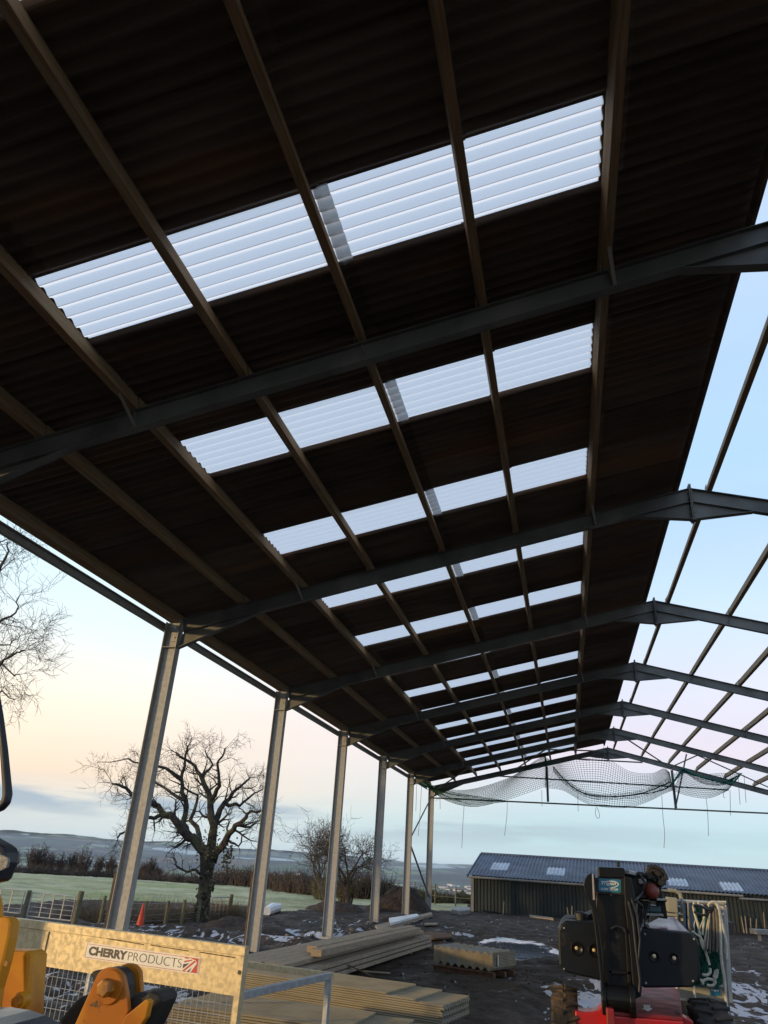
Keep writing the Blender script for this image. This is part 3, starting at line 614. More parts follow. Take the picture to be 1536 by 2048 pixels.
# ------------------------------------------------------------------ bare trees
def grow(mb, p, d, L, r, depth, twist=.35, split=(2, 3), shrink=.72, droop=0., minr=.004, n=5):
    segs = max(2, int(4 if depth > 1 else 3)); pts = [Vector(p)]; rs = [r]; d = Vector(d).normalized(); kids = []
    for i in range(segs):
        d = (d+Vector((random.gauss(0, twist), random.gauss(0, twist), random.gauss(0, twist)-droop*.15+.04))*.55).normalized()
        pts.append(pts[-1]+d*L/segs); rs.append(max(minr*.6, r*(1-(1-shrink*.75)*(i+1)/segs)))
        if depth > 0 and i >= 0 and random.random() < .85: kids.append((pts[-1].copy(), d.copy(), rs[-1]))
    mb.tube(pts, rs, n if r > .02 else 3, False)
    if depth > 0:
        for q, dd, rr in kids+[(pts[-1], d, rs[-1])]*random.randint(1, 2):
            ax = dd.orthogonal(); ax.rotate(Matrix.Rotation(random.uniform(0, 6.28), 3, dd)); a = random.uniform(.35, 1.0)
            nd = (dd*math.cos(a)+ax*math.sin(a)); nd.y *= .9
            grow(mb, q, nd, L*random.uniform(.5, .85), max(minr, rr*random.uniform(.45, .7)), depth-1, twist, split, shrink, droop, minr, n)
def limb(mb, P, Y, r0, r1, depth=2, tw=.4, Ls=.8, every=1, minr=.005):
    q = [at(x, y, Y=Y+dy) for x, y, dy in P]; out = []
    for i in range(len(q)-1):
        for s in range(3): out.append(q[i].lerp(q[i+1], s/3)+Vector((random.gauss(0, .03), random.gauss(0, .05), random.gauss(0, .03)))*(1 if i+s else 0))
    out.append(q[-1]); rs = [r0+(r1-r0)*(i/(len(out)-1))**.7 for i in range(len(out))]; mb.tube(out, rs, 8, False)
    for i in range(3, len(out), every):
        for _ in range(1 if i < len(out)-1 else 3):
            d = (out[i]-out[i-1]).normalized(); ax = d.orthogonal(); ax.rotate(Matrix.Rotation(random.uniform(0, 6.28), 3, d)); a = random.uniform(.5, 1.2)
            grow(mb, out[i], d*math.cos(a)+ax*math.sin(a), Ls*random.uniform(.6, 1.2), max(minr, rs[i]*.42), depth, tw, minr=minr)
def main_tree():
    random.seed(21); Y = 19.2; g = at(402, 1845, Z=0)
    t = thing('bare_tree', (g.x, g.y, 0), 'gnarled bare tree with a thick trunk standing by the wire fence', 'tree')
    tr = MB(); q = [at(400, 1856, Y=Y), at(402, 1838, Y=Y), at(408, 1795, Y=Y), at(413, 1750, Y=Y), at(415, 1712, Y=Y), at(417, 1690, Y=Y)]
    pts = []; 
    for i in range(len(q)-1):
        for s in range(3): pts.append(q[i].lerp(q[i+1], s/3))
    pts.append(q[-1]); tr.tube(pts, [.42, .34, .28, .25, .235, .225, .22, .22, .22, .22, .23, .24, .26, .25, .23, .18][:len(pts)], 12, False)
    for _ in range(14):
        a = random.uniform(0, 6.28); h = random.uniform(.2, 2.6); p = Vector((g.x+.2*math.cos(a), Y+.2*math.sin(a), h)); 
        tr.tube([p, p+Vector((math.cos(a)*.08, math.sin(a)*.08, .05))], [.12, .03], 6)
    tr.build('trunk', m_bark, t, smooth=True)
    cr_ = MB()
    limb(cr_, [(414, 1712, 0), (392, 1685, -.1), (370, 1665, -.3), (345, 1634, -.5), (325, 1620, -.6), (300, 1603, -.8), (270, 1590, -.9), (245, 1572, -1), (226, 1568, -1.1)], Y, .20, .035, 2, .4, .55)
    limb(cr_, [(345, 1634, -.5), (310, 1633, -.7), (282, 1642, -.9), (258, 1658, -1), (235, 1676, -1.1)], Y, .09, .03, 2, .4, .5)
    limb(cr_, [(378, 1672, -.2), (366, 1645, 0), (372, 1600, .3), (364, 1560, .4), (368, 1520, .5), (375, 1492, .6)], Y, .14, .03, 2, .4, .6)
    limb(cr_, [(416, 1712, 0), (426, 1650, .1), (420, 1600, .1), (405, 1555, 0), (390, 1530, -.2), (352, 1505, -.4)], Y, .20, .035, 2, .4, .62)
    limb(cr_, [(420, 1600, .1), (440, 1570, -.3), (436, 1530, -.5), (450, 1497, -.6)], Y, .10, .025, 2, .4, .5)
    limb(cr_, [(426, 1650, .1), (450, 1605, .4), (470, 1580, .6), (500, 1556, .8)], Y, .13, .03, 2, .4, .6)
    limb(cr_, [(422, 1712, 0), (452, 1682, -.2), (472, 1650, -.4), (497, 1628, -.6), (522, 1622, -.7)], Y, .17, .03, 2, .4, .6)
    limb(cr_, [(455, 1680, -.2), (478, 1692, -.3), (492, 1668, -.4)], Y, .05, .02, 1, .4, .4)
    limb(cr_, [(408, 1750, 0), (392, 1738, -.2), (370, 1744, -.5), (354, 1730, -.6), (348, 1716, -.6)], Y, .06, .025, 1, .4, .4)
    limb(cr_, [(364, 1560, .4), (330, 1535, .2), (292, 1528, 0), (255, 1520, -.3), (200, 1524, -.5)], Y, .08, .012, 2, .4, .5)
    limb(cr_, [(372, 1600, .3), (335, 1582, .7), (305, 1560, .9), (285, 1535, 1)], Y, .08, .02, 2, .4, .55)
    limb(cr_, [(450, 1605, .4), (480, 1610, .9), (505, 1590, 1.2), (525, 1578, 1.4)], Y, .08, .02, 2, .4, .55)
    limb(cr_, [(405, 1555, 0), (425, 1530, .6), (410, 1500, .8)], Y, .07, .02, 2, .4, .5)
    limb(cr_, [(472, 1650, -.4), (500, 1655, .2), (520, 1640, .4)], Y, .06, .02, 2, .4, .5)
    limb(cr_, [(400, 1690, .1), (385, 1640, 1.0), (395, 1590, 1.4), (340, 1560, 1.6)], Y, .12, .02, 2, .4, .6)
    cr_.build('crown', m_bark, t, fix=False)
    iv = MB(); random.seed(3)
    for (px, py, s, cnt) in ((420, 1700, .35, 260), (455, 1712, .22, 120), (402, 1830, .3, 160), (412, 1760, .28, 160)):
        c = at(px, py, Y=Y-.1)
        for _ in range(cnt):
            p = c+Vector((random.gauss(0, s*.5), random.gauss(0, s*.4), random.gauss(0, s))); a = Vector((random.gauss(0, 1), random.gauss(0, 1), random.gauss(0, 1))).normalized()*.045; b = a.orthogonal().normalized()*.035
            iv.add([p-a, p+b, p+a, p-b], [(0, 1, 2, 3)])
    iv.build('ivy', m_olive, t, fix=False)
main_tree()
def simple_tree(name, px, py, h, Y=None, seed=0, label='', cat='tree', group=None, depth=4, m=None, r=.12, stems=1, spread=.3, L=None, z=0., minr=.008, lean=0, twist=.3, droop=0.):
    random.seed(seed); g = at(px, py, Z=z) if Y is None else Vector((px, Y, z)); t = thing(name, (g.x, g.y, z), label, cat, group)
    tr = MB(); cr_ = MB(); sh = MB()
    for s in range(stems):
        a = random.uniform(0, 6.28); d = Vector((math.cos(a)*spread*(1 if stems > 1 else .2)+lean, math.sin(a)*spread*.6, 1)).normalized()
        p = Vector((g.x, g.y, z-.1)); pts = [p]; hh = h*.28
        for i in range(3): d = (d+Vector((random.gauss(0, .06), random.gauss(0, .06), .03))).normalized(); pts.append(pts[-1]+d*hh/3)
        rr = r*random.uniform(.7, 1); tr.tube(pts, [rr*1.25, rr, rr*.9, rr*.8], 8, False)
        for i in range(3 if stems > 1 else 5):
            a = random.uniform(0, 6.28) if stems > 1 else i*2.5; b = random.uniform(.15, .75)
            nd = Vector((math.cos(a)*math.sin(b)+d.x*.5, math.sin(a)*math.sin(b)+d.y*.5, math.cos(b)))
            grow(cr_, pts[-1-(i % 2)], nd, (L or h*.30), rr*.6, depth, twist, minr=minr, droop=droop)
    tr.build('trunk', m or m_bark2, t); cr_.build('crown', m or m_bark2, t, fix=False); return t
simple_tree('bare_tree', 697, 1818, 5.4, seed=5, label='bare tree with ivy clad trunk between the third and fourth barn columns', depth=4, r=.11, stems=2, spread=.15, minr=.008, L=1.25)
simple_tree('bare_tree', 652, 1806, 5.0, seed=11, label='thin pale bare tree just left of the ivy clad one, behind the third barn column', depth=3, r=.08, stems=3, spread=.4, minr=.008)
# ivy/olive undergrowth of the middle tree
def bush(name, c, rx, ry, rz_, cnt, m, label, cat='bush', group=None, seed=0, thick=.012, ln=.5, br=.6):
    random.seed(seed); c = Vector(c); t = MB()
    for _ in range(cnt):
        a = random.uniform(0, 6.28); q = math.sqrt(random.random()); p = c+Vector((math.cos(a)*rx*q*br, math.sin(a)*ry*q*br, 0)); top = c+Vector((math.cos(a)*rx*q, math.sin(a)*ry*q, rz_*random.uniform(.5, 1)*(1-.45*q*q)))
        mid = p.lerp(top, .5)+Vector((random.gauss(0, .1), random.gauss(0, .1), random.gauss(0, .08)))*rx*.5
        t.tube([p, mid, top], [thick, thick*.7, thick*.35], 3, False)
        for k in range(4):
            s = mid.lerp(top, random.random()); t.tube([s, s+Vector((random.gauss(0, 1), random.gauss(0, 1), abs(random.gauss(.6, .6))))*ln*.35], [thick*.5, thick*.25], 3, False)
    o = t.build(name, m, None, fix=False)
    # move origin to base
    o.data.transform(Matrix.Translation(-c)); o.location = c
    return tag(o, label, cat, group)
p = at(690, 1816, Z=0); bush('ivy_thicket', (p.x, p.y, 0), .45, .45, 1.7, 150, m_olive, 'olive green ivy thicket around the foot of the middle bare tree', seed=2, thick=.02)
p = at(645, 1800, Z=0); bush('scrub_bush', (p.x, p.y, 0), .9, .7, 1.5, 90, m_olive, 'olive scrub between the third column and the brown hedge', seed=4, thick=.02)
# big tree whose twigs enter at the left edge
def edge_tree():
    random.seed(31); Y = 13.0; g = at(-330, 1900, Y=Y); t = thing('tall_bare_tree', (g.x, Y, 0), 'tall bare tree leaning in from beyond the left edge of the view', 'tree')
    tr = MB(); tr.tube([(g.x, Y, -.2), (g.x+.1, Y, 2), at(-310, 1500, Y=Y), at(-280, 1350, Y=Y), at(-240, 1200, Y=Y), at(-200, 1050, Y=Y), at(-170, 950, Y=Y)], [.5, .42, .36, .3, .22, .14, .07], 12, False); tr.build('trunk', m_bark2, t, smooth=True)
    cr_ = MB(); kw = dict(depth=2, tw=.2, minr=.006, Ls=.8)
    for P, r0, r1 in (([(-280, 1350, 0), (-180, 1260, -.2), (-90, 1190, -.4), (-10, 1150, -.5), (15, 1110, -.5), (15, 1085, -.5)], .13, .02),
                      ([(-300, 1420, 0), (-180, 1350, .2), (-80, 1290, .4), (0, 1245, .5), (30, 1225, .6), (40, 1190, .6)], .12, .015),
                      ([(-300, 1450, 0), (-160, 1420, -.4), (-70, 1370, -.6), (0, 1330, -.8), (35, 1305, -.9), (48, 1300, -.9)], .11, .015),
                      ([(-310, 1500, 0), (-180, 1480, .4), (-80, 1440, .8), (-20, 1400, .9), (0, 1385, .9), (30, 1400, .9)], .10, .013),
                      ([(-180, 1260, -.2), (-100, 1260, .6), (-30, 1290, .9), (20, 1290, 1.0), (40, 1270, 1.)], .07, .012),
                      ([(-80, 1290, .4), (-20, 1310, .0), (30, 1350, -.3), (40, 1350, -.4)], .05, .012),
                      ([(-260, 1280, 0), (-150, 1160, 1), (-60, 1120, 1.5), (0, 1085, 1.7), (22, 1075, 1.7)], .08, .013)):
        limb(cr_, P, Y, r0, r1, **kw)
    cr_.build('crown', m_bark2, t, fix=False)
edge_tree()
# hedge bushes at the far side of the field
random.seed(5)
HB = [(62, 1741, 3.3), (80, 1742, 3.1), (98, 1744, 2.4), (120, 1745, 2.3), (142, 1746, 2.6), (163, 1748, 3.3), (195, 1746, 2.4), (219, 1748, 2.5), (20, 1740, 2.6), (298, 1757, 2.6), (312, 1758, 1.6), (285, 1756, 2.1)]
HL = ['broad bare hedge tree just right of the black mirror', 'second hedge tree right of the black mirror', 'third hedge tree right of the mirror, low and dark', 'fourth hedge tree from the mirror, above the first gate post', 'fifth hedge tree from the mirror, just left of the tallest one', 'tallest dense tree of the far hedge at the left', 'separate small V shaped bare tree left of the nearest column', 'narrow bare tree closest to the left side of the nearest column', 'hedge tree hidden behind the black mirror', 'round bare tree just right of the nearest column', 'smallest hedge tree right of the nearest column', 'hedge tree touching the right edge of the nearest column']
names = ['low', 'tall', 'round', 'broad', 'thin', 'tallest', 'small', 'narrow', 'wide', 'leaning', 'dark', 'short', 'stubby']
for i, (px, py, h) in enumerate(HB):
    h *= .66; p = at(px, py, Z=0); o = bush('hedge_tree', (p.x, p.y, -.1), h*.34, h*.3, h, 95, m_twig, HL[i], 'tree', 'bare trees along the far field hedge', seed=i+30, thick=.026, ln=.6, br=.12)
def hedge(P, h, cnt, m, label, seed, wd=1.0, z=-.1, thick=.03):
    random.seed(seed); q = [at(x, y, Z=0) for x, y in P]; t = MB(); tot = sum((q[i+1]-q[i]).length for i in range(len(q)-1))
    for _ in range(cnt):
        s = random.uniform(0, len(q)-1.001); i = int(s); b = q[i].lerp(q[i+1], s-i)+Vector((random.uniform(-wd, wd), random.uniform(-wd, wd), z))
        hh = h*random.uniform(.5, 1)*(.75+.5*noise.noise(b*.35)+.25*noise.noise(b*1.3)); pts = [b, b+Vector((random.gauss(0, .15), random.gauss(0, .15), hh*.5)), b+Vector((random.gauss(0, .3), random.gauss(0, .3), hh))]
        t.tube(pts, [thick, thick*.7, thick*.3], 3, False)
        for k in range(3):
            s_ = pts[1].lerp(pts[2], random.random()); t.tube([s_, s_+Vector((random.gauss(0, .25), random.gauss(0, .25), abs(random.gauss(.2, .2))))], [thick*.5, thick*.2], 3, False)
    c = q[0].copy(); c.z = 0; o = t.build('hedge', m, None, fix=False); o.data.transform(Matrix.Translation(-c)); o.location = c
    return tag(o, label, 'hedge')
hedge([(-60, 1740), (60, 1744), (200, 1750), (330, 1760), (440, 1768)], .40, 1500, m_hedge, 'low straggly russet hedge along the far edge of the frosty field', 1, wd=.6)
hedge([(435, 1765), (520, 1775), (600, 1786), (640, 1792)], 1.35, 1700, m_hedge, 'thick dark brown hedge left of the middle bare trees', 2, wd=1.1)
hedge([(690, 1795), (735, 1797), (765, 1799)], 1.7, 600, m_hedge, 'short brown hedge just right of the middle bare trees', 3, wd=.9)
hedge([(775, 1797), (850, 1804), (940, 1808)], .7, 1500, m_olive, 'low olive hedge between the last column and the shed', 4, wd=.6)
hedge([(150, 1838), (250, 1845), (350, 1842), (440, 1838), (470, 1838)], .34, 2600, mat('dead_grass', (.16, .12, .07), (.10, .075, .045), rough=1, scale=2), 'fringe of dead brown grass and brambles along the wire fence', 6, wd=.5, thick=.008)
# ------------------------------------------------------------------ fence, gates, cone
def post(px, py, h, r=.07, lean=0.):
    g = at(px, py, Z=0); t = MB(); t.tube([(g.x, g.y, -.1), (g.x+lean*.5, g.y, h*.5), (g.x+lean, g.y, h)], [r, r*.97, r*.92], 9); return g, t
def field_gate(a, b, label, h=.62):
    a, b = Vector(a), Vector(b); t = thing('field_gate', a, label, 'gate')
    f = MB(); z0, z1 = .08, .08+h
    pts = [Vector((a.x, a.y, z0)), Vector((a.x, a.y, z1)), Vector((b.x, b.y, z1)), Vector((b.x, b.y, z0)), Vector((a.x, a.y, z0))]
    for i in range(4): f.tube([pts[i], pts[i+1]], .016, 8)
    for i in range(1, 5): z = z0+h*i/5.; f.tube([Vector((a.x, a.y, z)), Vector((b.x, b.y, z))], .008, 6)
    f.build('gate_frame', m_gate, t); s = MB()
    for u in (.28, .52, .76): p = a.lerp(b, u); s = MB(); s.box((p.x, p.y, z0+h/2), (.03, .02, h)); s.build('upright_bar', m_gate, t)
g0 = at(-60, 1822, Z=0); g1 = at(38, 1833, Z=0); g2 = at(52, 1838, Z=0); g3 = at(140, 1848, Z=0)
field_gate(g0, g1, 'galvanised field gate at the left edge, left of the leftmost fence post'); field_gate(g2, g3, 'galvanised field gate between the two stout fence posts')
for (px, py, h, lab) in ((45, 1836, .74, 'stout round wooden gate post between the two field gates'), (147, 1852, .88, 'tallest thick gate post at the right end of the field gates')):
    g, t = post(px, py, h, .07 if px < 100 else .09, .03); o = t.build('gate_post', m_post); o.data.transform(Matrix.Translation((-g.x, -g.y, 0))); o.location = (g.x, g.y, 0); tag(o, lab, 'post')
fen = thing('wire_fence', at(200, 1853, Z=0), 'wire fence on mossy wooden posts running from the gates to the gnarled tree', 'fence'); fp = []
for px, py, h in ((198, 1852, .78), (283, 1856, .70), (329, 1852, .68), (362, 1850, .70), (395, 1846, .68)):
    g, t = post(px, py, h, .055, random.uniform(-.03, .03)); t.build('fence_post', m_post, fen); fp.append(g)
w = MB()
for z in (.16, .32, .48, .62):
    w.tube([(q.x, q.y, z) for q in fp], .004, 4)
w.build('wire', m_gate, fen)
ga = at(418, 1842, Z=0); gb = at(452, 1840, Z=0); field_gate(ga, gb, 'short field gate between the gnarled tree and a lone post', .62)
g, t = post(457, 1840, .80, .07); o = t.build('gate_post', m_post); o.data.transform(Matrix.Translation((-g.x, -g.y, 0))); o.location = (g.x, g.y, 0); tag(o, 'lone wooden post right of the gnarled tree', 'post')
g = at(278, 1860, Z=0); cn = thing('traffic_cone', (g.x, g.y, 0), 'orange traffic cone by the foot of the nearest barn column', 'cone')
c = MB(); c.lathe((g.x, g.y, .03), (0, 0, 1), [(0, .12), (.02, .115), (.34, .068), (.62, .025), (.64, .018)], 20); c.build('cone_body', m_cone, cn, smooth=True)
c = MB(); c.box((g.x, g.y, .02), (.30, .30, .04)); c.build('cone_base', m_cone, cn, bevel=.01)
ff = thing('far_fence', at(780, 1800, Z=0), 'low post and rail fence with pale posts beyond the soil heap, left of the shed', 'fence'); fp = []
for px, py in ((770, 1800), (796, 1797), (829, 1800), (870, 1808), (911, 1812), (945, 1815)):
    g, t = post(px, py, 1.1, .05); t.build('fence_post', m_trim if px in (796, 829, 911) else m_post, ff); fp.append(g)
w = MB()
for z in (.45, .9): w.tube([(q.x, q.y, z) for q in fp], .015, 4)
w.build('rail', m_post, ff)
# ------------------------------------------------------------------ soil heaps, rubble, white bundles
def heap(name, c, rx, ry, h, label, seed):
    V = []; Fs = []; n = 44
    for i in range(n+1):
        for j in range(n+1):
            u, v = i/n*2-1, j/n*2-1; q = math.hypot(u, v); x, y = c.x+u*rx, c.y+v*ry
            z = h*max(0, 1-q*q)**.9*(1+.35*fbm(x, y, 1.1, 3, seed))+.16*h*fbm(x, y, 3.2, 4, seed)*max(0, 1-q)-.12; V.append((x-c.x, y-c.y, z))
    for i in range(n):
        for j in range(n): a = i*(n+1)+j; Fs.append((a, a+n+1, a+n+2, a+1))
    t = MB(); t.add(V, Fs); o = t.build(name, m_soil, fix=False, smooth=True); o.location = (c.x, c.y, 0); return tag(o, label, 'soil heap')
heap('soil_heap', at(800, 1824, Z=0), 1.8, 1.4, 1.15, 'large brown soil heap behind the sixth column near the white sheets', 1)
heap('soil_heap', at(672, 1822, Z=0), 1.6, 1.0, .55, 'low soil heap at the foot of the middle bare tree', 2)
heap('soil_heap', at(470, 1858, Z=0), 2.2, .9, .35, 'long low mound of clods behind the second barn column', 3)
heap('soil_heap', at(610, 1893, Z=0), 1.9, .55, .26, 'clod ridge beside the foot of the third column', 4)
m_clod = mat('mud_clod', (.036, .027, .021), (.022, .017, .014), rough=1, scale=6, bump=.02)
def clods(name, cnt, region, m, label, cat, seed, smin, smax, kind=None):
    random.seed(seed); t = MB()
    for _ in range(cnt):
        px, py = region(); p = at(px, py, Z=0); p.z = hgt(p.x, p.y)
        if blob(p.x, p.y, WET) > .2: continue
        s = random.uniform(smin, smax); V = []
        for a in range(6):
            q = a/6*6.28; V.append(p+Vector((math.cos(q)*s*random.uniform(.6, 1.1), math.sin(q)*s*random.uniform(.6, 1.1), -.03)))
        for a in range(6):
            q = a/6*6.28; V.append(p+Vector((math.cos(q)*s*random.uniform(.3, .8), math.sin(q)*s*random.uniform(.3, .8), s*random.uniform(.3, .7))))
        t.add(V, [tuple(range(6, 12))]+[(i, (i+1) % 6, 6+(i+1) % 6, 6+i) for i in range(6)])
    o = t.build(name, m); return tag(o, label, cat, kind='stuff')
clods('mud_clods', 420, lambda: (random.uniform(560, 1536), random.uniform(1832, 1990)), m_clod, 'loose clods of mud scattered over the yard', 'mud', 1, .015, .05)
clods('rubble', 150, lambda: (random.gauss(700, 90), random.gauss(1872, 14)), m_stone, 'broken stones scattered near the columns', 'rubble', 2, .03, .10)
clods('gravel_bits', 160, lambda: (random.uniform(880, 1536), random.uniform(1830, 1900)), m_trim, 'pale stone chips on the mud', 'stones', 3, .015, .05)
g = at(545, 1832, Z=0); wb = MB()
a, b = at(532, 1832, Z=0), at(556, 1823, Z=0); dv = (b-a).normalized()
wb.tube([a+Vector((0, 0, .16)), a.lerp(b, .5)+Vector((0, 0, .19)), b+Vector((0, 0, .16))], [.17, .2, .16], 10); o = wb.build('wrapped_bundle', m_white); o.data.transform(Matrix.Translation((-a.x, -a.y, 0))); o.location = (a.x, a.y, 0)
tag(o, 'white plastic wrapped bundle lying on the mud between the second and third columns', 'bundle')
def slab(name, P, z, h, m, label, cat, bevel=.004, parent=None):
    q = [at(x, y, Z=z) for x, y in P]; c = sum(q, Vector())/len(q); c.z = z-h; t = MB(); t.prism([v-c for v in q], (0, 0, -h)); o = t.build(name, m, parent, bevel=bevel); o.location = c
    return tag(o, label, cat) if label else o
slab('foam_board', [(778, 1836), (834, 1827), (838, 1831), (782, 1846)], .22, .2, m_white, 'white foam boards on the mud behind the fifth and sixth columns', 'boards')
slab('timber_plank', [(750, 1850), (862, 1824), (865, 1828), (757, 1858)], .15, .10, m_timber, 'long pale timber plank running away past the foot of the fifth column', 'plank')
slab('broken_plank', [(849, 1846), (875, 1845), (875, 1848), (849, 1849)], .06, .04, m_timber, 'short broken plank on the mud near the far end', 'plank')
slab('manhole_ring', [(903, 1815), (925, 1813), (941, 1815), (940, 1820), (920, 1822), (903, 1819)], .22, .18, m_trim, 'flat pale concrete slab against the left corner of the shed', 'slab')
# ------------------------------------------------------------------ timber stack (each beam a thing)
ta = at(612, 1935, Z=.36); e_dir = (at(858, 1870, Z=.36)-at(640, 1929, Z=.36)); e_dir.z = 0; Ld = e_dir.length; e_dir.normalize(); side = Vector((e_dir.y, -e_dir.x, 0))   # to the right
near = at(560, 1925, Z=.46); near.z = 0
far_r = at(862, 1880, Z=.22); far_r.z = 0
def beam(o0, length, w, h, z, label):
    c = o0+Vector((0, 0, z)); t = MB(); t.bar(Vector((0, 0, h/2)), e_dir*length+Vector((0, 0, h/2)), w, h); o = t.build('timber_beam', m_timber, bevel=.008); o.location = c
    return tag(o, label, 'timber beam', 'sawn timber beams stacked beside the barn columns')
bw, bh = .225, .075
right = far_r-e_dir*7.0                                          # line of right side of the stack
for lay in range(4):
    for i in range(6):
        if lay == 3 and i in (0,): continue
        o0 = right-side*(bw*(i+.5)+.004*i+(.0 if lay % 2 == 0 else .02))+e_dir*random.uniform(-.08, .08)-e_dir*2.6
        ordn = ['first', 'second', 'third', 'fourth', 'fifth', 'sixth'][i]; lv = ['bottom', 'second', 'third', 'top'][lay]
        beam(o0, 9.75+random.uniform(-.12, .12), bw, bh, .06+lay*(bh+.022), f'pale sawn beam, {ordn} from the right in the {lv} layer of the timber stack')
for i in range(2):
    beam(right-side*(bw*(i+.85+(.3*i)))-e_dir*1.3+e_dir*.5*i, 7.4, bw, bh*1.6, .06+4*(bh+.022), f'loose timber beam lying askew on top of the timber stack, {["nearer the right side","nearer the left side"][i]}')
for px, py, px2, py2, lab in ((684, 1925, 745, 1952, 'thin broken stick leaning off the timber stack'), (725, 1942, 780, 1946, 'thin lath lying on the mud beside the timber stack')):
    a, b = at(px, py, Z=.25 if px < 700 else .05), at(px2, py2, Z=.03); t = MB(); t.bar(Vector(), b-a, .05, .025); o = t.build('lath', m_oldwood if px < 700 else m_timber); o.location = a; tag(o, lab, 'stick')
# ------------------------------------------------------------------ corrugated sheets on the ground
def lowsheet(o, L, W, z, along, across, m, parent, name='sheet', amp=.022, pitch=.146, thick=.020, step=8):
    n = int(W/pitch*step); V = []; Fs = []
    for t in (0, -thick):
        for u in (0, L):
            for j in range(n+1):
                v = W*j/n; V.append(o+along*u+across*v+Vector((0, 0, z+t+amp*math.cos(PI2*v/pitch))))
    m_ = n+1
    for j in range(n): Fs += [(j, m_+j, m_+j+1, j+1), (2*m_+j, 2*m_+j+1, 3*m_+j+1, 3*m_+j), (j, j+1, 2*m_+j+1, 2*m_+j), (m_+j, 3*m_+j, 3*m_+j+1, m_+j+1)]
    Fs += [(0, 2*m_, 3*m_, m_), (m_-1, 2*m_-1, 4*m_-1, 3*m_-1)]
    mb = MB(); mb.add(V, Fs); return mb
def sheet_stack(c0, c1, W, top, n, lab, steps, amp=.013):
    c0, c1 = Vector(c0), Vector(c1); al = c1-c0; al.z = 0; L = al.length; al.normalize(); ac = Vector((al.y, -al.x, 0))  # towards viewer
    if ac.y > 0: ac = -ac
    base = Vector((c0.x, c0.y, 0)); t = thing('sheet_stack', base, lab, 'sheet stack')
    for i in range(n):
        z = top-.028*i; j = random.uniform(-.03, .05); off = 0 if i > 1 else steps*(2-i)
        s = lowsheet(base+al*0, L+j-off, W, z, al, ac, m_fcnew, t, amp=amp, pitch=.105); s.v = [(a+ac.x*j*.3, b+ac.y*j*.3, c) for a, b, c in s.v]; s.build('corrugated_sheet', m_fcnew, t, fix=False)
    b = MB()
    for u in (.6, L*.5, L-.5): b.bar(base+al*u-ac*.0+Vector((0, 0, .05)), base+al*u+ac*W+Vector((0, 0, .05)), .1, .1)
    b.build('bearer', m_oldwood, t)
    return t
cA0 = at(500, 1924, Z=.42); cA1 = at(935, 1984, Z=.42); sheet_stack(cA0, cA1, 1.15, .42, 11, 'stack of tan corrugated sheets with stepped end behind the right corner of the cage', .42)
cB0 = at(430, 1985, Z=.40); cB1 = at(905, 2046, Z=.40); sheet_stack(cB0, cB1, 1.15, .40, 10, 'nearest stack of tan corrugated sheets, cut by the bottom edge of the view', .5)
# pallet of short sheets
p0 = at(868, 1893, Z=.46); p1 = at(985, 1909, Z=.46); p2 = at(1016, 1886, Z=.46)
al = (p1-p0); al.z = 0; W = al.length; al.normalize(); dp = Vector((-al.y, al.x, 0)); Lp = 1.15
pal = thing('sheet_pallet', (p0.x, p0.y, 0), 'stack of short grey corrugated sheets on a rusty brown pallet near the puddle', 'sheet stack')
for i in range(11):
    s = lowsheet(Vector((p0.x, p0.y, 0)), Lp, W, .46-.028*i, dp, al, m_fcgrey, pal, amp=.034, pitch=W/8, thick=.016); s.build('corrugated_sheet', m_fcgrey if i else m_fcgrey, pal, fix=False)
b = MB()
for u in (.05, Lp/2, Lp-.12): b.bar(Vector((p0.x, p0.y, .05))+dp*u, Vector((p0.x, p0.y, .05))+dp*u+al*(W+.02), .1, .1)
b.bar(Vector((p0.x, p0.y, .10))-dp*.02+al*-.02, Vector((p0.x, p0.y, .115))-dp*.02+al*(W+.04), .09, .025)
b.build('pallet', m_rust, pal)
lb = MB(); q = Vector((p0.x, p0.y, .33))+al*(W+.006)+dp*.25; lb.box(q, (.01, .14, .2)); lb.build('paper_tag', m_decalwhite, pal)
slab('rusty_offcut', [(820, 1868), (860, 1862), (905, 1868), (905, 1874), (868, 1876)], .12, .05, m_rust, 'rust brown board lying behind the timber stack', 'board')
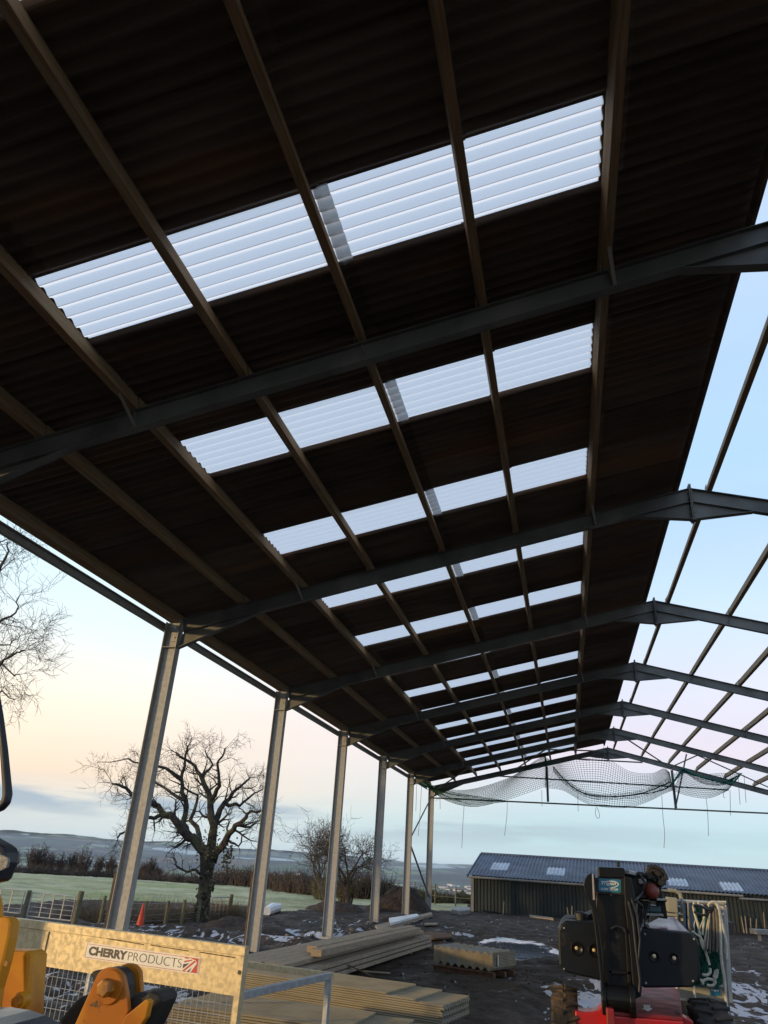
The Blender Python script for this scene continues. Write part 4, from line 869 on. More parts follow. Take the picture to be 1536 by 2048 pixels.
# ------------------------------------------------------------------ shed
def shed():
    a = at(943, 1822, Z=0); b = at(1536, 1870, Z=0); d = Vector((b.x-a.x, b.y-a.y, 0)).normalized(); nb = Vector((-d.y, d.x, 0)); Ls = 19.5; Dp = 4.7; HEs, HRs = 1.80, 2.92
    t = thing('long_shed', a, 'long low shed with dark green corrugated walls and slate blue metal roof', 'shed')
    def P(u, v, z): return a+d*u+nb*v+Vector((0, 0, z))
    def ribbed(u0, u1, f, pitch, amp, m, name, par=t, off=0.):
        prof = [(0, 0), (.35, 0), (.5, 1), (.85, 1), (1, 0)]; us = []
        u = u0
        while u < u1:
            for q, h in prof[:-1]:
                if u+q*pitch <= u1: us.append((u+q*pitch, h*amp))
            u += pitch
        us.append((u1, 0)); V = []; Fs = []
        for k in (0, 1):
            for x, h in us: V.append(f(x, k, h+off))
        n = len(us); Fs = [(j, j+1, n+j+1, n+j) for j in range(n-1)]; mb = MB(); mb.add(V, Fs); return mb.build(name, m, par, fix=False)
    w = ribbed(0.12, Ls, lambda u, k, h: P(u, -h, .0 if k == 0 else HEs-.02), .19, .045, m_shedwall, 'front_wall')
    bx = MB(); 
    for q in ((P(0, .02, 0), P(0, Dp*2, 0)),): pass
    gw = MB(); gw.prism([P(.0, .05, -.1), P(.0, 2*Dp-.05, -.1), P(.0, 2*Dp-.05, HEs-.03), P(0, Dp, HRs-.05), P(.0, .05, HEs-.03)], d*.1); gw.build('gable_wall', m_shedwall, t)
    gw = MB(); gw.prism([P(Ls, .05, -.1), P(Ls, 2*Dp-.05, -.1), P(Ls, 2*Dp-.05, HEs-.03), P(Ls, Dp, HRs-.05), P(Ls, .05, HEs-.03)], d*.1); gw.build('gable_wall', m_shedwall, t)
    bw_ = MB(); bw_.prism([P(.1, 2*Dp-.1, -.1), P(Ls, 2*Dp-.1, -.1), P(Ls, 2*Dp-.1, HEs-.03), P(.1, 2*Dp-.1, HEs-.03)], nb*.05); bw_.build('back_wall', m_shedwall, t)
    up = Vector((0, 0, 1)); nr = (up*Dp-nb*(HRs-HEs)).normalized(); nr2 = (up*Dp+nb*(HRs-HEs)).normalized()
    rf = ribbed(-.15, Ls+.2, lambda u, k, h: P(u, -.28 if k == 0 else Dp, (HEs-.28*(HRs-HEs)/Dp) if k == 0 else HRs)+nr*(h+.03), .20, .04, m_shedroof, 'roof')
    rf2 = ribbed(-.15, Ls+.2, lambda u, k, h: P(u, 2*Dp+.28 if k == 0 else Dp, (HEs-.28*(HRs-HEs)/Dp) if k == 0 else HRs)+nr2*(h+.03), .20, .04, m_shedroof, 'roof')
    rd = MB(); rd.tube([P(-.18, Dp, HRs+.05), P(Ls+.2, Dp, HRs+.05)], .09, 8); rd.build('ridge_cap', m_shedroof, rf)
    # sawtooth ridge filler blocks
    vg = MB(); vg.bar(P(-.2, -.3, HEs-.08), P(-.2, Dp, HRs+.0), .06, .16); vg.build('verge_trim', m_shedroof, rf)
    gt = MB(); gt.tube([P(-.1, -.36, HEs-.12), P(13.9, -.36, HEs-.14)], .055, 8); gt.build('gutter', m_trim, t)
    gt = MB(); gt.tube([P(13.7, -.42, HEs-.26), P(Ls, -.42, HEs-.22)], .05, 8); gt.build('gutter', m_trim, t)
    cp_ = MB(); cp_.box(P(.05, -.02, HEs/2-.05), (.16, .14, HEs-.02)); cp_.build('corner_flashing', m_trim, t)
    for (px, py, px2, py2) in ((987, 1725, 1025, 1742), (1095, 1735, 1133, 1752), (1332, 1756, 1366, 1773), (1436, 1764, 1482, 1783)):
        # intersect with roof plane
        def hit(x, y):
            r = Vector(ray(x, y)); c0 = Vector(CAM); pl = P(0, 0, HEs)+nr*.05; tt = (pl-c0).dot(nr)/r.dot(nr); return c0+r*tt
        h = hit(px, py), hit(px2, py2); us = [(q-a).dot(d) for q in h]; vs = [(q-a).dot(nb) for q in h]
        u0, u1 = min(us), max(us); v0, v1 = min(vs), max(vs)
        if px > 1300: u1 = u0+1.15
        sl_ = (HRs-HEs)/Dp
        ribbed(round((u0+.15)/.2)*.2-.15, round((u0+.15)/.2)*.2-.15+1.0, lambda u, k, hh: P(u, v0 if k == 0 else v1, HEs+sl_*(v0 if k == 0 else v1))+nr*(hh+.035), .20, .04, m_rlight, 'rooflight', rf, .008)
    return P, t
P_, shed_o = shed()
random.seed(9)
for i, (px, py, px2, py2) in enumerate(((1008, 1803, 1006, 1826), (1134, 1815, 1138, 1838), (1144, 1812, 1143, 1838), (1482, 1832, 1489, 1869), (1490, 1832, 1493, 1862), (1501, 1836, 1502, 1866), (1513, 1838, 1511, 1862), (1527, 1824, 1528, 1850))):
    a, b = at(px, py, Y=38.6), at(px2, py2, Y=38.35); b.z = 0; t = MB(); t.tube([Vector((a.x-b.x, a.y-b.y, a.z)), Vector((0, 0, 0))], .03, 6); o = t.build('lath', m_timber); o.location = b
    tag(o, ['short pale pole leaning on the shed wall near its left corner', 'left one of two short poles leaning on the shed wall behind the lift', 'right one of two short poles leaning on the shed wall behind the lift', 'leftmost and longest of the poles leaning on the shed wall at the right', 'second pole from the left leaning on the shed wall at the right', 'middle pole leaning on the shed wall at the right', 'fourth pole leaning on the shed wall at the right', 'rightmost pole leaning on the shed wall near the white trough'][i], 'pole')
slab('timber_plank', [(1058, 1829), (1106, 1835), (1107, 1838), (1060, 1833)], .08, .07, m_timber, 'pale plank lying at the foot of the shed wall', 'plank')
tq = [at(1506, 1866, Z=.3), at(1545, 1868, Z=.3)]; c = tq[0].copy(); c.z = 0; tr = thing('feed_trough', c, 'pale feed trough on short legs by the shed at the right edge', 'trough')
d = tq[1]-tq[0]; d.z = 0
t = MB(); t.bar(c+Vector((0, 0, .36)), c+d*1.4+Vector((0, 0, .36)), .45, .2); t.build('trough_body', m_trim, tr, bevel=.02)
t = MB(); t.box(c+d*.3+Vector((0, 0, .13)), (.08, .3, .26)); t.box(c+d*1.2+Vector((0, 0, .13)), (.08, .3, .26)); t.build('leg', m_trim, tr)
# sheep hurdle and dark trough behind the basket
ha, hb = at(1420, 1865, Z=0), at(1459, 1868, Z=0); hz = at(1455, 1811, Y=ha.y).z; hu = thing('metal_hurdle', ha, 'light metal hurdle leaning upright near the shed, behind the hanging ropes', 'hurdle')
t = MB(); dv = hb-ha; dv.z = 0; z0 = hz*.42
for z in (z0+.02, z0+(hz-z0)*.33, z0+(hz-z0)*.66, hz): t.tube([ha-dv*.6+Vector((0, 0, z)), hb+Vector((0, 0, z))], .022, 6)
for u in (-.6, .1, 1): t.tube([ha+dv*u+Vector((0, 0, .0)), ha+dv*u+Vector((0, 0, hz))], .022, 6)
t.build('hurdle_frame', m_alu, hu)
t = MB(); c = at(1440, 1868, Z=0); t.prism([Vector((-.5, -.4, 0)), Vector((.5, -.4, 0)), Vector((.62, -.4, .55)), Vector((-.62, -.4, .55))], (0, .8, 0)); o = t.build('feed_tub', m_blackrub, bevel=.03); o.location = c; tag(o, 'black plastic tub on the mud below the hurdle by the shed', 'tub')
# ------------------------------------------------------------------ mesh cage
def cage():
    tz = 1.40; A = at(-60, 1824.6, Z=tz); B = at(493, 1893, Z=tz); A = at(0, 1832, Z=tz); d = (B-A); d.z = 0; d.normalize(); nb = Vector((-d.y, d.x, 0)); Wd = 3.3; O = Vector((B.x, B.y, 0))-d*Wd
    t = thing('mesh_cage', O+Vector((0, 0, 0)), 'galvanised steel mesh cage with a printed maker sign on its top band', 'cage')
    def P(u, v, z): return O+d*u+nb*v+Vector((0, 0, z))
    def hit(px, py, off=0.):
        r = Vector(ray(px, py)); c0 = Vector(CAM); pl = P(0, off, 0); tt = (pl-c0).dot(nb)/r.dot(nb); q = c0+r*tt; return (q-O).dot(d), q.z
    zb = hit(470, 1992)[1]                                        # foot of the solid band
    band = MB(); band.prism([P(.03, -.004, zb), P(Wd-.06, -.004, zb), P(Wd-.06, -.004, tz-.075), P(.03, -.004, tz-.075)], nb*.004); band.build('solid_band', m_plate, t)
    tr = MB(); tr.bar(P(0, .02, tz-.0375), P(Wd, .02, tz-.0375), .07, .075); tr.build('top_rail', m_plate, t, bevel=.004)
    ps = MB(); ps.bar(P(Wd-.03, .02, 0), P(Wd-.03, .02, tz-.076), .07, .06, d); ps.build('corner_post', m_plate, t, bevel=.004)
    ps = MB(); ps.bar(P(.03, .02, 0), P(.03, .02, tz-.076), .07, .06, d); ps.build('corner_post', m_plate, t, bevel=.004)
    u1 = hit(100, 1850)[0]
    ps = MB(); ps.bar(P(u1, -.012, .1), P(u1, -.012, tz-.08), .012, .04, d); ps.build('mullion', m_plate, t, bevel=.002)
    cap = MB(); cap.lathe(P(Wd-.03, -.02, hit(478, 1944)[1]), tuple(nb), [(0, .017), (.01, .017)], 16); cap.build('plug_hole', m_blackrub, t)
    # fold slots
    for (xa, ya, xb, yb) in ((45, 1846, 95, 1851), (138, 1866, 205, 1875), (214, 1877, 288, 1889), (302, 1890, 378, 1902), (400, 1904, 470, 1915)):
        a, b = hit(xa, ya), hit(xb, yb); sl_ = MB(); sl_.bar(P(a[0], -.0065, a[1]), P(b[0], -.0065, b[1]), .005, .007, (0, 0, 1)); sl_.build('fold_slot', m_blackmet, t)
    # welded mesh
    mz = MB(); u = .06
    while u < Wd-.07: mz.tube([P(u, .012, .08), P(u, .012, zb+.02)], .0032, 5); u += .062
    z = .10
    while z < zb: mz.tube([P(.04, .006, z), P(Wd-.04, .006, z)], .0032, 5); z += .085
    mz.build('welded_mesh', m_rail, t)
    bt = MB(); bt.bar(P(.0, .02, .05), P(Wd, .02, .05), .07, .07); bt.build('bottom_rail', m_plate, t)
    # lower open frame behind
    zl = hit(482, 1985)[1]; Dd = 1.85
    q = at(590, 1936, Z=zl); vv = (q-O).dot(nb); uu = (q-O).dot(d)
    r1 = MB(); r1.bar(P(Wd-.03, .055, zl-.03), P(Wd-.03, vv, zl-.03), .06, .06); r1.build('side_rail', m_rail, t, bevel=.004)
    r2 = MB(); r2.bar(P(0, vv+.03, zl-.03), P(Wd, vv+.03, zl-.03), .06, .06); r2.build('back_rail', m_plate, t, bevel=.004)
    l1 = MB(); l1.bar(P(Wd-.03, vv, 0), P(Wd-.03, vv, zl-.061), .055, .055, d); l1.build('leg', m_rail, t, bevel=.004)
    l1 = MB(); l1.bar(P(.03, vv, 0), P(.03, vv, zl-.061), .055, .055, d); l1.build('leg', m_rail, t, bevel=.004)
    fl = MB(); fl.prism([P(.05, .06, .06), P(Wd-.08, .06, .06), P(Wd-.08, vv-.05, .06), P(.05, vv-.05, .06)], (0, 0, .01)); fl.build('floor_plate', m_rail, t)
    # sign
    c = [hit(173.8, 1883.5), hit(401.6, 1915.9), hit(397.7, 1950.7), hit(170, 1915.5)]
    su0, su1 = (c[0][0]+c[3][0])/2, (c[1][0]+c[2][0])/2; sz1, sz0 = (c[0][1]+c[1][1])/2, (c[2][1]+c[3][1])/2; W, H = su1-su0, sz1-sz0
    def S(u, v, o): return P(su0+u*W, -.004-o, sz0+v*H)
    def quad(mb, pts, o, th=.0012): mb.prism([S(x, y, o) for x, y in pts], nb*th)
    sg = MB(); quad(sg, [(0, 0), (1, 0), (1, 1), (0, 1)], .0035, .003); sgo = sg.build('maker_sign', m_decalwhite, t)
    bd = MB(); e = .07; ex = e*H/W*.9; hw = .028; 
    for y in (e, 1-e-hw): quad(bd, [(ex, y), (1-ex, y), (1-ex, y+hw), (ex, y+hw)], .0048)
    quad(bd, [(ex, e+hw), (ex+hw*H/W, e+hw), (ex+hw*H/W, 1-e-hw), (ex, 1-e-hw)], .0048); quad(bd, [(1-ex-hw*H/W, e+hw), (1-ex, e+hw), (1-ex, 1-e-hw), (1-ex-hw*H/W, 1-e-hw)], .0048)
    bd.build('red_border', m_decalred, sgo)
    # flag corner
    fx0, fx1 = .868, .985
    def FQ(pts): return [(fx0+(fx1-fx0)*x, .10+.80*y) for x, y in pts]
    rd = MB(); quad(rd, FQ([(.05, 1), (1, 1), (1, 0), (.62, 0), (.95, .75), (.0, .05), (.0, .12), (.72, .86), (.05, .78), (.05, .88), (.6, .93)][:0] or [(.42, 1), (1, 1), (1, .45), (.86, .86)]), .0055)
    quad(rd, FQ([(0, 0), (.14, 0), (.86, .80), (.74, .86)]), .0055); quad(rd, FQ([(.05, .62), (.62, .84), (.56, .9), (.05, .74)]), .0055); quad(rd, FQ([(.60, 0), (1, 0), (1, .4), (.93, .68)]), .0055); quad(rd, FQ([(.05, .92), (.36, .93), (.3, 1), (.05, 1)]), .0055)
    rd.build('flag_red', m_decalred, sgo)
    bl = MB(); quad(bl, FQ([(0, .16), (.42, .62), (.0, .50)]), .0058); quad(bl, FQ([(.32, .0), (.48, .0), (.62, .30)]), .0058); bl.build('flag_blue', m_decalblue, sgo)
    # words
    def word(txt, u0, u1, v0, v1, bold, m, name):
        cu = bpy.data.curves.new(name, 'FONT'); cu.body = txt; cu.size = 1; cu.offset = bold; cu.extrude = 0.0; cu.space_character = 1.0
        to = bpy.data.objects.new(name, cu); C.objects.link(to); dg = bpy.context.evaluated_depsgraph_get(); dg.update(); me = bpy.data.meshes.new_from_object(to.evaluated_get(dg)); bpy.data.objects.remove(to)
        co_ = np.array([v.co[:] for v in me.vertices]); mn, mx = co_.min(0), co_.max(0)
        for v in me.vertices:
            fx = (v.co.x-mn[0])/(mx[0]-mn[0]); fy = (v.co.y-mn[1])/(mx[1]-mn[1]); v.co = S(u0+(u1-u0)*fx, v0+(v1-v0)*fy, .0052)
        me.materials.clear(); me.materials.append(m); o = bpy.data.objects.new(name, me); C.objects.link(o); o.parent = sgo; 
        return o
    word('CHERRY', .035, .385, .24, .80, .05, m_decalink, 'bold_lettering'); word('PRODUCTS', .395, .855, .26, .78, -.018, m_decalink, 'thin_lettering')
    return t
def text_mesh(txt, f, m, name, parent, bold=0., shear=0.):
    cu = bpy.data.curves.new(name, 'FONT'); cu.body = txt; cu.size = 1; cu.offset = bold; cu.shear = shear
    to = bpy.data.objects.new(name, cu); C.objects.link(to); dg = bpy.context.evaluated_depsgraph_get(); dg.update(); me = bpy.data.meshes.new_from_object(to.evaluated_get(dg)); bpy.data.objects.remove(to)
    co_ = np.array([v.co[:] for v in me.vertices]); mn, mx = co_.min(0), co_.max(0)
    for v in me.vertices: v.co = f((v.co.x-mn[0])/(mx[0]-mn[0]), (v.co.y-mn[1])/(mx[1]-mn[1]))
    me.materials.clear(); me.materials.append(m); o = bpy.data.objects.new(name, me); C.objects.link(o); o.parent = parent; return o
cage()
# ------------------------------------------------------------------ boom lift
def lift():
    Y = 2.2; g = at(1260, 2048, Y=Y); base = Vector((g.x, Y+1.0, 0))
    t = thing('boom_lift', base, 'red and black articulated boom lift with dark covers and muddy tyres at the right', 'boom lift')
    def pr(name, pts, y, th, m, bevel=.012, par=None):
        mb = MB(); mb.prism([at(px, py, Y=y) for px, py in pts], (0, th, 0)); return mb.build(name, m, par or t, bevel=bevel)
    # engine covers
    def pod(pts, y, th, name, topm=None):
        return pr(name, pts, y, th, m_pod, .018)
    pl = pod([(1116, 1862), (1121, 1850), (1131, 1841), (1200, 1845), (1206, 1962), (1136, 1946), (1126, 1941), (1118, 1930)], Y+.35, 1.3, 'left_cover'); pl['label'] = 'left dark cover catching warm light'
    pl.name = 'engine_cover'; 
    pr2 = pod([(1274, 1856), (1382, 1866), (1392, 1874), (1399, 1890), (1401, 1950), (1396, 1964), (1385, 1975), (1286, 1976), (1276, 1960)], Y+.05, 1.3, 'engine_cover')
    # bonnets on the covers; magenta reflections painted into the right one's dark gloss
    zt = at(1300, 1858, Y=Y+.1).z
    mb = MB(); q = [at(1277, 1855, Y=Y+.12), at(1380, 1864, Y=Y+.12)]; r_ = [Vector((at(1320, 1830, Y=Y+.95).x, Y+.95, at(1320, 1832, Y=Y+.95).z)), at(1352, 1834, Y=Y+.95)]
    mb.prism([q[0], q[1], r_[1], r_[0]], (0, 0, -.05)); mb.build('bonnet', mat('dark_gloss_magenta_reflection', (.10, .03, .045), (.075, .024, .034), rough=.3, scale=3, coat=.2), t, bevel=.02)
    pr('bonnet', [(1128, 1838), (1165, 1835), (1186, 1825), (1200, 1828), (1200, 1843), (1130, 1841)], Y+.7, .7, m_pod, .015)
    mb = MB(); c = at(1162, 1831, Y=Y+.6); mb.lathe(c+Vector((0, 0, -.05)), (0, 0, 1), [(0, .055), (.03, .055), (.03, .07), (.07, .07), (.085, .05)], 18); mb.build('filler_cap', m_blackrub, t)
    # lamps
    for px, py, y in ((1154, 1897, Y+.35), (1189, 1901, Y+.35), (1309, 1913, Y+.05), (1349, 1917, Y+.05)):
        c = at(px, py, Y=y); big = px < 1200
        rg = MB(); R0 = .062 if big else .05
        rg.lathe(c+Vector((0, -.006, 0)), (0, -1, 0), [(-.002, R0), (.004, R0), (.006, R0-.008), (.0, R0-.012)], 28); o = rg.build('recess_ring', m_blackmet, t, smooth=True)
        ln = MB(); ln.lathe(c+Vector((-.004, -.008, .004)), (0, -1, 0), [(0, .018), (.006, .016), (.010, .010), (.011, .003)], 20); ln.build('lamp', m_lampglass, o, smooth=True)
    # lower boom arm seen end-on
    arm = pr('lower_arm', [(1196, 1755), (1252, 1757), (1256, 1800), (1264, 1880), (1272, 1960), (1276, 1993), (1262, 1996), (1258, 2000), (1214, 1998), (1208, 1985), (1200, 1920), (1190, 1830), (1192, 1790)], Y-.12, .38, m_blackmet, .012)
    pr('arm_side_plate', [(1169, 1760), (1175, 1750), (1184, 1746), (1190, 1750), (1192, 1800), (1196, 1860), (1206, 1950), (1212, 2008), (1206, 2012), (1201, 1960), (1190, 1860), (1182, 1812), (1170, 1785), (1167, 1770)], Y-.26, .05, m_blackmet, .006)
    pr('arm_side_plate', [(1248, 1752), (1262, 1757), (1272, 1800), (1276, 1880), (1284, 1975), (1282, 1993), (1268, 2000), (1260, 1900), (1250, 1810)], Y-.22, .05, m_blackmet, .006)
    # rounded foot of the arm
    mb = MB(); a = at(1211, 1995, Y=Y-.18); b = at(1262, 2000, Y=Y-.18); 
    mb.tube([a, b], .105, 24); mb.build('pivot_drum', m_blackmet, t, bevel=.01)
    mb = MB(); a = at(1203, 1996, Y=Y-.17); mb.lathe(a, (1, 0, 0), [(0, .13), (.04, .13)], 24); mb.build('pivot_cheek', m_blackmet, t, bevel=.008); mb = MB(); mb.lathe(at(1258, 2000, Y=Y-.17), (1, 0, 0), [(0, .14), (.05, .14)], 24); mb.build('pivot_cheek', m_blackmet, t, bevel=.008)
    # recess & ribs on arm face
    pr('arm_recess', [(1216, 1862), (1252, 1865), (1262, 1945), (1222, 1942)], Y-.135, .02, m_blackmet, .004); 
    pr('arm_rib', [(1212, 1862), (1217, 1862), (1224, 1945), (1219, 1985), (1215, 1985)], Y-.19, .07, m_blackmet, .004)
    pr('arm_rib', [(1250, 1865), (1255, 1865), (1264, 1948), (1262, 1988), (1257, 1988)], Y-.19, .07, m_blackmet, .004)
    pr('cross_plate', [(1216, 1940), (1262, 1943), (1263, 1950), (1217, 1947)], Y-.19, .05, m_blackmet, .004)
    # head box
    pr('head_box', [(1196, 1734), (1249, 1736), (1251, 1757), (1197, 1755)], Y-.05, .4, m_blackmet, .01)
    pr('lifting_lug', [(1234, 1734), (1234, 1724), (1236, 1721), (1239, 1722), (1240, 1726), (1240, 1734)], Y+.05, .03, m_grime, .003)
    pr('head_plate', [(1190, 1755), (1256, 1758), (1254, 1790), (1192, 1788)], Y-.15, .06, m_grime, .004)
    pr('hinge_strap', [(1184, 1748), (1187, 1748), (1190, 1800), (1186, 1800)], Y-.28, .02, m_galv, .002)
    # decal
    dy = Y-.158
    dc = pr('hire_sign', [(1197, 1757.5), (1200, 1757), (1239, 1759), (1242, 1761), (1242.5, 1783), (1240, 1786), (1200, 1782.5), (1197, 1780)], dy, .006, m_teal, 0)
    def on(u, v, x0, y0, x1, y1, o=.004, sk=.05):                    # picture-box corners on the sign plane (top-left to bottom-right)
        px = x0+(x1-x0)*u; py = y1+(y0-y1)*v+(px-1200)*sk; return at(px, py, Y=dy-o)
    text_mesh('Trigon', lambda u, v: on(u, v, 1202, 1762, 1232, 1771), m_decalwhite, 'sign_name', dc, .02, .25)
    text_mesh('01294 277109', lambda u, v: on(u, v, 1202, 1775.3, 1236, 1780), m_decalwhite, 'sign_number', dc, .02, .1)
    ov = MB(); c = on(.5, .5, 1214, 1760, 1238, 1773); 
    n_ = 40; pts = []
    for k in range(n_+1):
        a = -2.6+k/n_*(math.pi*1.35); pts.append(at(1219+18*math.cos(a), 1768.2+6.6*math.sin(a)+.8, Y=dy-.004))
    ov.tube(pts, [.0015+.0045*math.sin(math.pi*k/n_) for k in range(n_+1)], 4); ov.build('sign_swoosh', m_decalwhite, dc)
    # upper arm cluster to the right
    pr('upper_boom', [(1249, 1742), (1268, 1746), (1292, 1757), (1298, 1780), (1300, 1797), (1278, 1800), (1262, 1790), (1252, 1770)], Y+.25, .5, m_blackmet, .015)
    mb = MB(); mb.bar(at(1253, 1744, Y=Y+.1), at(1294, 1754, Y=Y+.6), .07, .035); mb.build('chrome_strip', m_alu, t, bevel=.005)
    pr('cylinder_block', [(1277, 1758), (1292, 1758), (1293, 1768), (1278, 1768)], Y+.15, .2, m_galv, .006)
    pr('linkage_plate', [(1292, 1742), (1312, 1744), (1330, 1752), (1333, 1764), (1322, 1776), (1328, 1800), (1334, 1802), (1333, 1804), (1300, 1802), (1296, 1780)], Y+.3, .12, m_blackmet, .01)
    pr('linkage_plate', [(1318, 1772), (1330, 1800), (1336, 1838), (1318, 1836), (1312, 1800)], Y+.42, .1, m_blackmet, .01)
    pr('bracket', [(1314, 1797), (1334, 1798), (1335, 1802), (1314, 1801)], Y+.1, .3, m_galv, .004)
    for P in ([(1296, 1742), (1300, 1734), (1312, 1734), (1324, 1740), (1330, 1750), (1334, 1760)], [(1294, 1750), (1304, 1740), (1318, 1744), (1326, 1756), (1328, 1770)], [(1262, 1752), (1280, 1748), (1298, 1752), (1312, 1762)], [(1300, 1756), (1312, 1752), (1322, 1762), (1330, 1758)]):
        mb = MB(); q = [at(px, py, Y=Y+.25) for px, py in P]; out = []
        for i in range(len(q)-1):
            for s in range(4): out.append(q[i].lerp(q[i+1], s/4))
        out.append(q[-1]); mb.tube(out, .022, 8); mb.build('hydraulic_hose', m_grime, t, smooth=True)
    mb = MB(); mb.tube([at(1289, 1744, Y=Y+.3), at(1289, 1732, Y=Y+.3), at(1295, 1732, Y=Y+.3), at(1296, 1742, Y=Y+.3)], .006, 6); mb.build('wire_guard', m_grime, t)
    for px, py, r in ((1300, 1752, .035), (1316, 1748, .03), (1284, 1762, .03), (1322, 1766, .035)):
        mb = MB(); mb.lathe(at(px, py, Y=Y+.2), (0, 1, 0), [(0, r*.7), (.02, r), (.08, r)], 14); mb.build('fitting', m_grime, t)
    # round red end cap, cylinder
    c = at(1306, 1783, Y=Y+.12); mb = MB(); R_ = .072
    mb.lathe(c+Vector((0, .12, 0)), (-.25, -1, .1), [(0, R_)]+[(.02+R_*math.sin(a)*.75, R_*math.cos(a)) for a in np.linspace(0, 1.5, 10)], 24); mb.build('red_dome', m_hub, t, smooth=True)
    pr('boom_collar', [(1290, 1768), (1318, 1770), (1318, 1800), (1280, 1799)], Y+.26, .3, m_blackmet, .02)
    pr('valve_block', [(1276, 1800), (1300, 1803), (1300, 1835), (1280, 1850), (1274, 1830)], Y+.4, .3, m_grime, .01)
    pr('blue_valve', [(1297, 1810), (1321, 1812), (1322, 1826), (1297, 1825)], Y+.3, .2, mat('petrol_blue_paint', (.02, .075, .10), (.015, .05, .07), rough=.3, scale=5), .012)
    pr('ledge_plate', [(1292, 1826), (1326, 1828), (1328, 1833), (1292, 1831)], Y+.25, .3, m_galv, .004)
    pr('turret_core', [(1200, 1840), (1284, 1842), (1284, 1975), (1212, 1972)], Y+.32, .9, m_blackmet, .01)
    for P, r in (([(1256, 1800), (1266, 1840), (1272, 1900), (1280, 1960), (1278, 1990)], .013), ([(1262, 1796), (1274, 1830), (1280, 1880), (1276, 1930)], .011), ([(1188, 1800), (1196, 1850), (1204, 1910), (1206, 1960)], .012),
                 ([(1270, 1800), (1284, 1812), (1286, 1840), (1278, 1866)], .014), ([(1300, 1808), (1292, 1822), (1288, 1846), (1296, 1858)], .012), ([(1222, 1858), (1232, 1852), (1246, 1856), (1252, 1866)], .012), ([(1278, 1748), (1290, 1764), (1284, 1786), (1272, 1800)], .012)):
        mb = MB(); q = [at(px, py, Y=Y-.24 if px < 1283 and py > 1790 else Y+.12) for px, py in P]; out = []
        for i in range(len(q)-1):
            for s_ in range(4): out.append(q[i].lerp(q[i+1], s_/4))
        out.append(q[-1]); mb.tube(out, r, 8); mb.build('hydraulic_hose', m_blackrub, t, smooth=True)
    for px, py in ((1196, 1762), (1246, 1764), (1247, 1784), (1196, 1784), (1222, 1790), (1216, 1950), (1258, 1954), (1238, 1972)):
        mb = MB(); mb.lathe(at(px, py, Y=Y-.16), (0, -1, 0), [(0, .012), (.012, .012)], 6); mb.build('bolt', m_grime, t)
    for px, py in ((1128, 1856), (1128, 1938), (1290, 1868), (1388, 1878), (1386, 1962), (1292, 1966)):
        mb = MB(); mb.lathe(at(px, py, Y=Y+(.35 if px < 1200 else .05)), (0, -1, 0), [(0, .010), (.005, .008)], 12); mb.build('cover_screw', m_galv, t)
    pr('rust_tab', [(1190, 1782), (1195, 1784), (1195, 1794), (1191, 1792)], Y-.2, .03, mat('rusty_tab', (.30, .08, .03), (.18, .05, .02), rough=.8, scale=20), .002)
    # chassis
    zc = at(1365, 2033, Y=Y-.1).z
    q = [at(1212, 2022, Z=zc), at(1366, 2034, Z=zc), at(1357, 1975, Z=zc), at(1268, 1972, Z=zc)]
    mb = MB(); mb.prism(q, (0, 0, -.03)); deck = mb.build('chassis_deck', m_reddull, t, bevel=.004)
    mb = MB(); mb.prism([q[0]+Vector((0, -.01, -.0)), q[1]+Vector((0, -.01, 0)), q[1]+Vector((.02, -.01, -.42)), q[0]+Vector((0, -.01, -.42))], (0, .9, 0)); mb.v = [(a, b, c-.032) for a, b, c in mb.v]; mb.build('chassis_beam', m_red, t, bevel=.012)
    # white arrow
    def dk(px, py): v = at(px, py, Z=zc+.004); return v
    mb = MB(); mb.prism([dk(x, y) for x, y in ((1287, 2010), (1300, 2010.5), (1301, 2017), (1305, 2017.5), (1296, 2023), (1284, 2017), (1288, 2017))], (0, 0, .002)); mb.build('white_arrow', m_decalwhite, deck)
    mb = MB(); mb.prism([dk(x, y) for x, y in ((1351, 2020), (1359, 2020), (1360, 2028), (1352, 2027))], (0, 0, .004)); mb.build('black_patch', m_blackrub, deck)
    # left axle wing (curved) and axle parts
    mb = MB(); pts = [(1150, 2021), (1168, 2024), (1185, 2024), (1197, 2020), (1205, 2010), (1206, 2000), (1212, 2010), (1222, 2060), (1150, 2060)]
    mb.prism([at(px, py, Y=Y-.05) for px, py in pts], (0, .25, 0)); mb.build('axle_wing', m_red, t, bevel=.012)
    pr('tow_post', [(1212, 2015), (1228, 2018), (1232, 2060), (1214, 2060)], Y-.35, .12, m_reddull, .012)
    pr('axle_wing', [(1366, 2034), (1386, 2042), (1390, 2060), (1366, 2060)], Y+.1, .25, m_red, .012)
    # wheels
    def wheel(px, pyt, y, m, wd, lab):
        top = at(px, pyt, Y=y); R_ = top.z/2+.0; c = Vector((top.x, y, R_-.0)); tw = wd/2; wo = MB()
        prof = [(-tw, R_*.58), (-tw, R_*.86), (-tw*.82, R_*.95), (-tw*.4, R_*.975), (tw*.4, R_*.975), (tw*.82, R_*.95), (tw, R_*.86), (tw, R_*.58)]
        wo.lathe(c, (1, 0, 0), prof, 40)
        for k in range(24):
            for s in (-1, 1):
                a = 2*math.pi*(k+.5*(s > 0))/24; dr = Vector((0, math.cos(a), math.sin(a))); tg = Vector((0, -math.sin(a), math.cos(a)))
                p0 = c+Vector((s*tw*.02, 0, 0))+dr*R_*.985; p1 = c+Vector((s*tw*.98, 0, 0))+dr*R_*.95-tg*.06; wo.bar(p0, p1, .034, .034, dr)
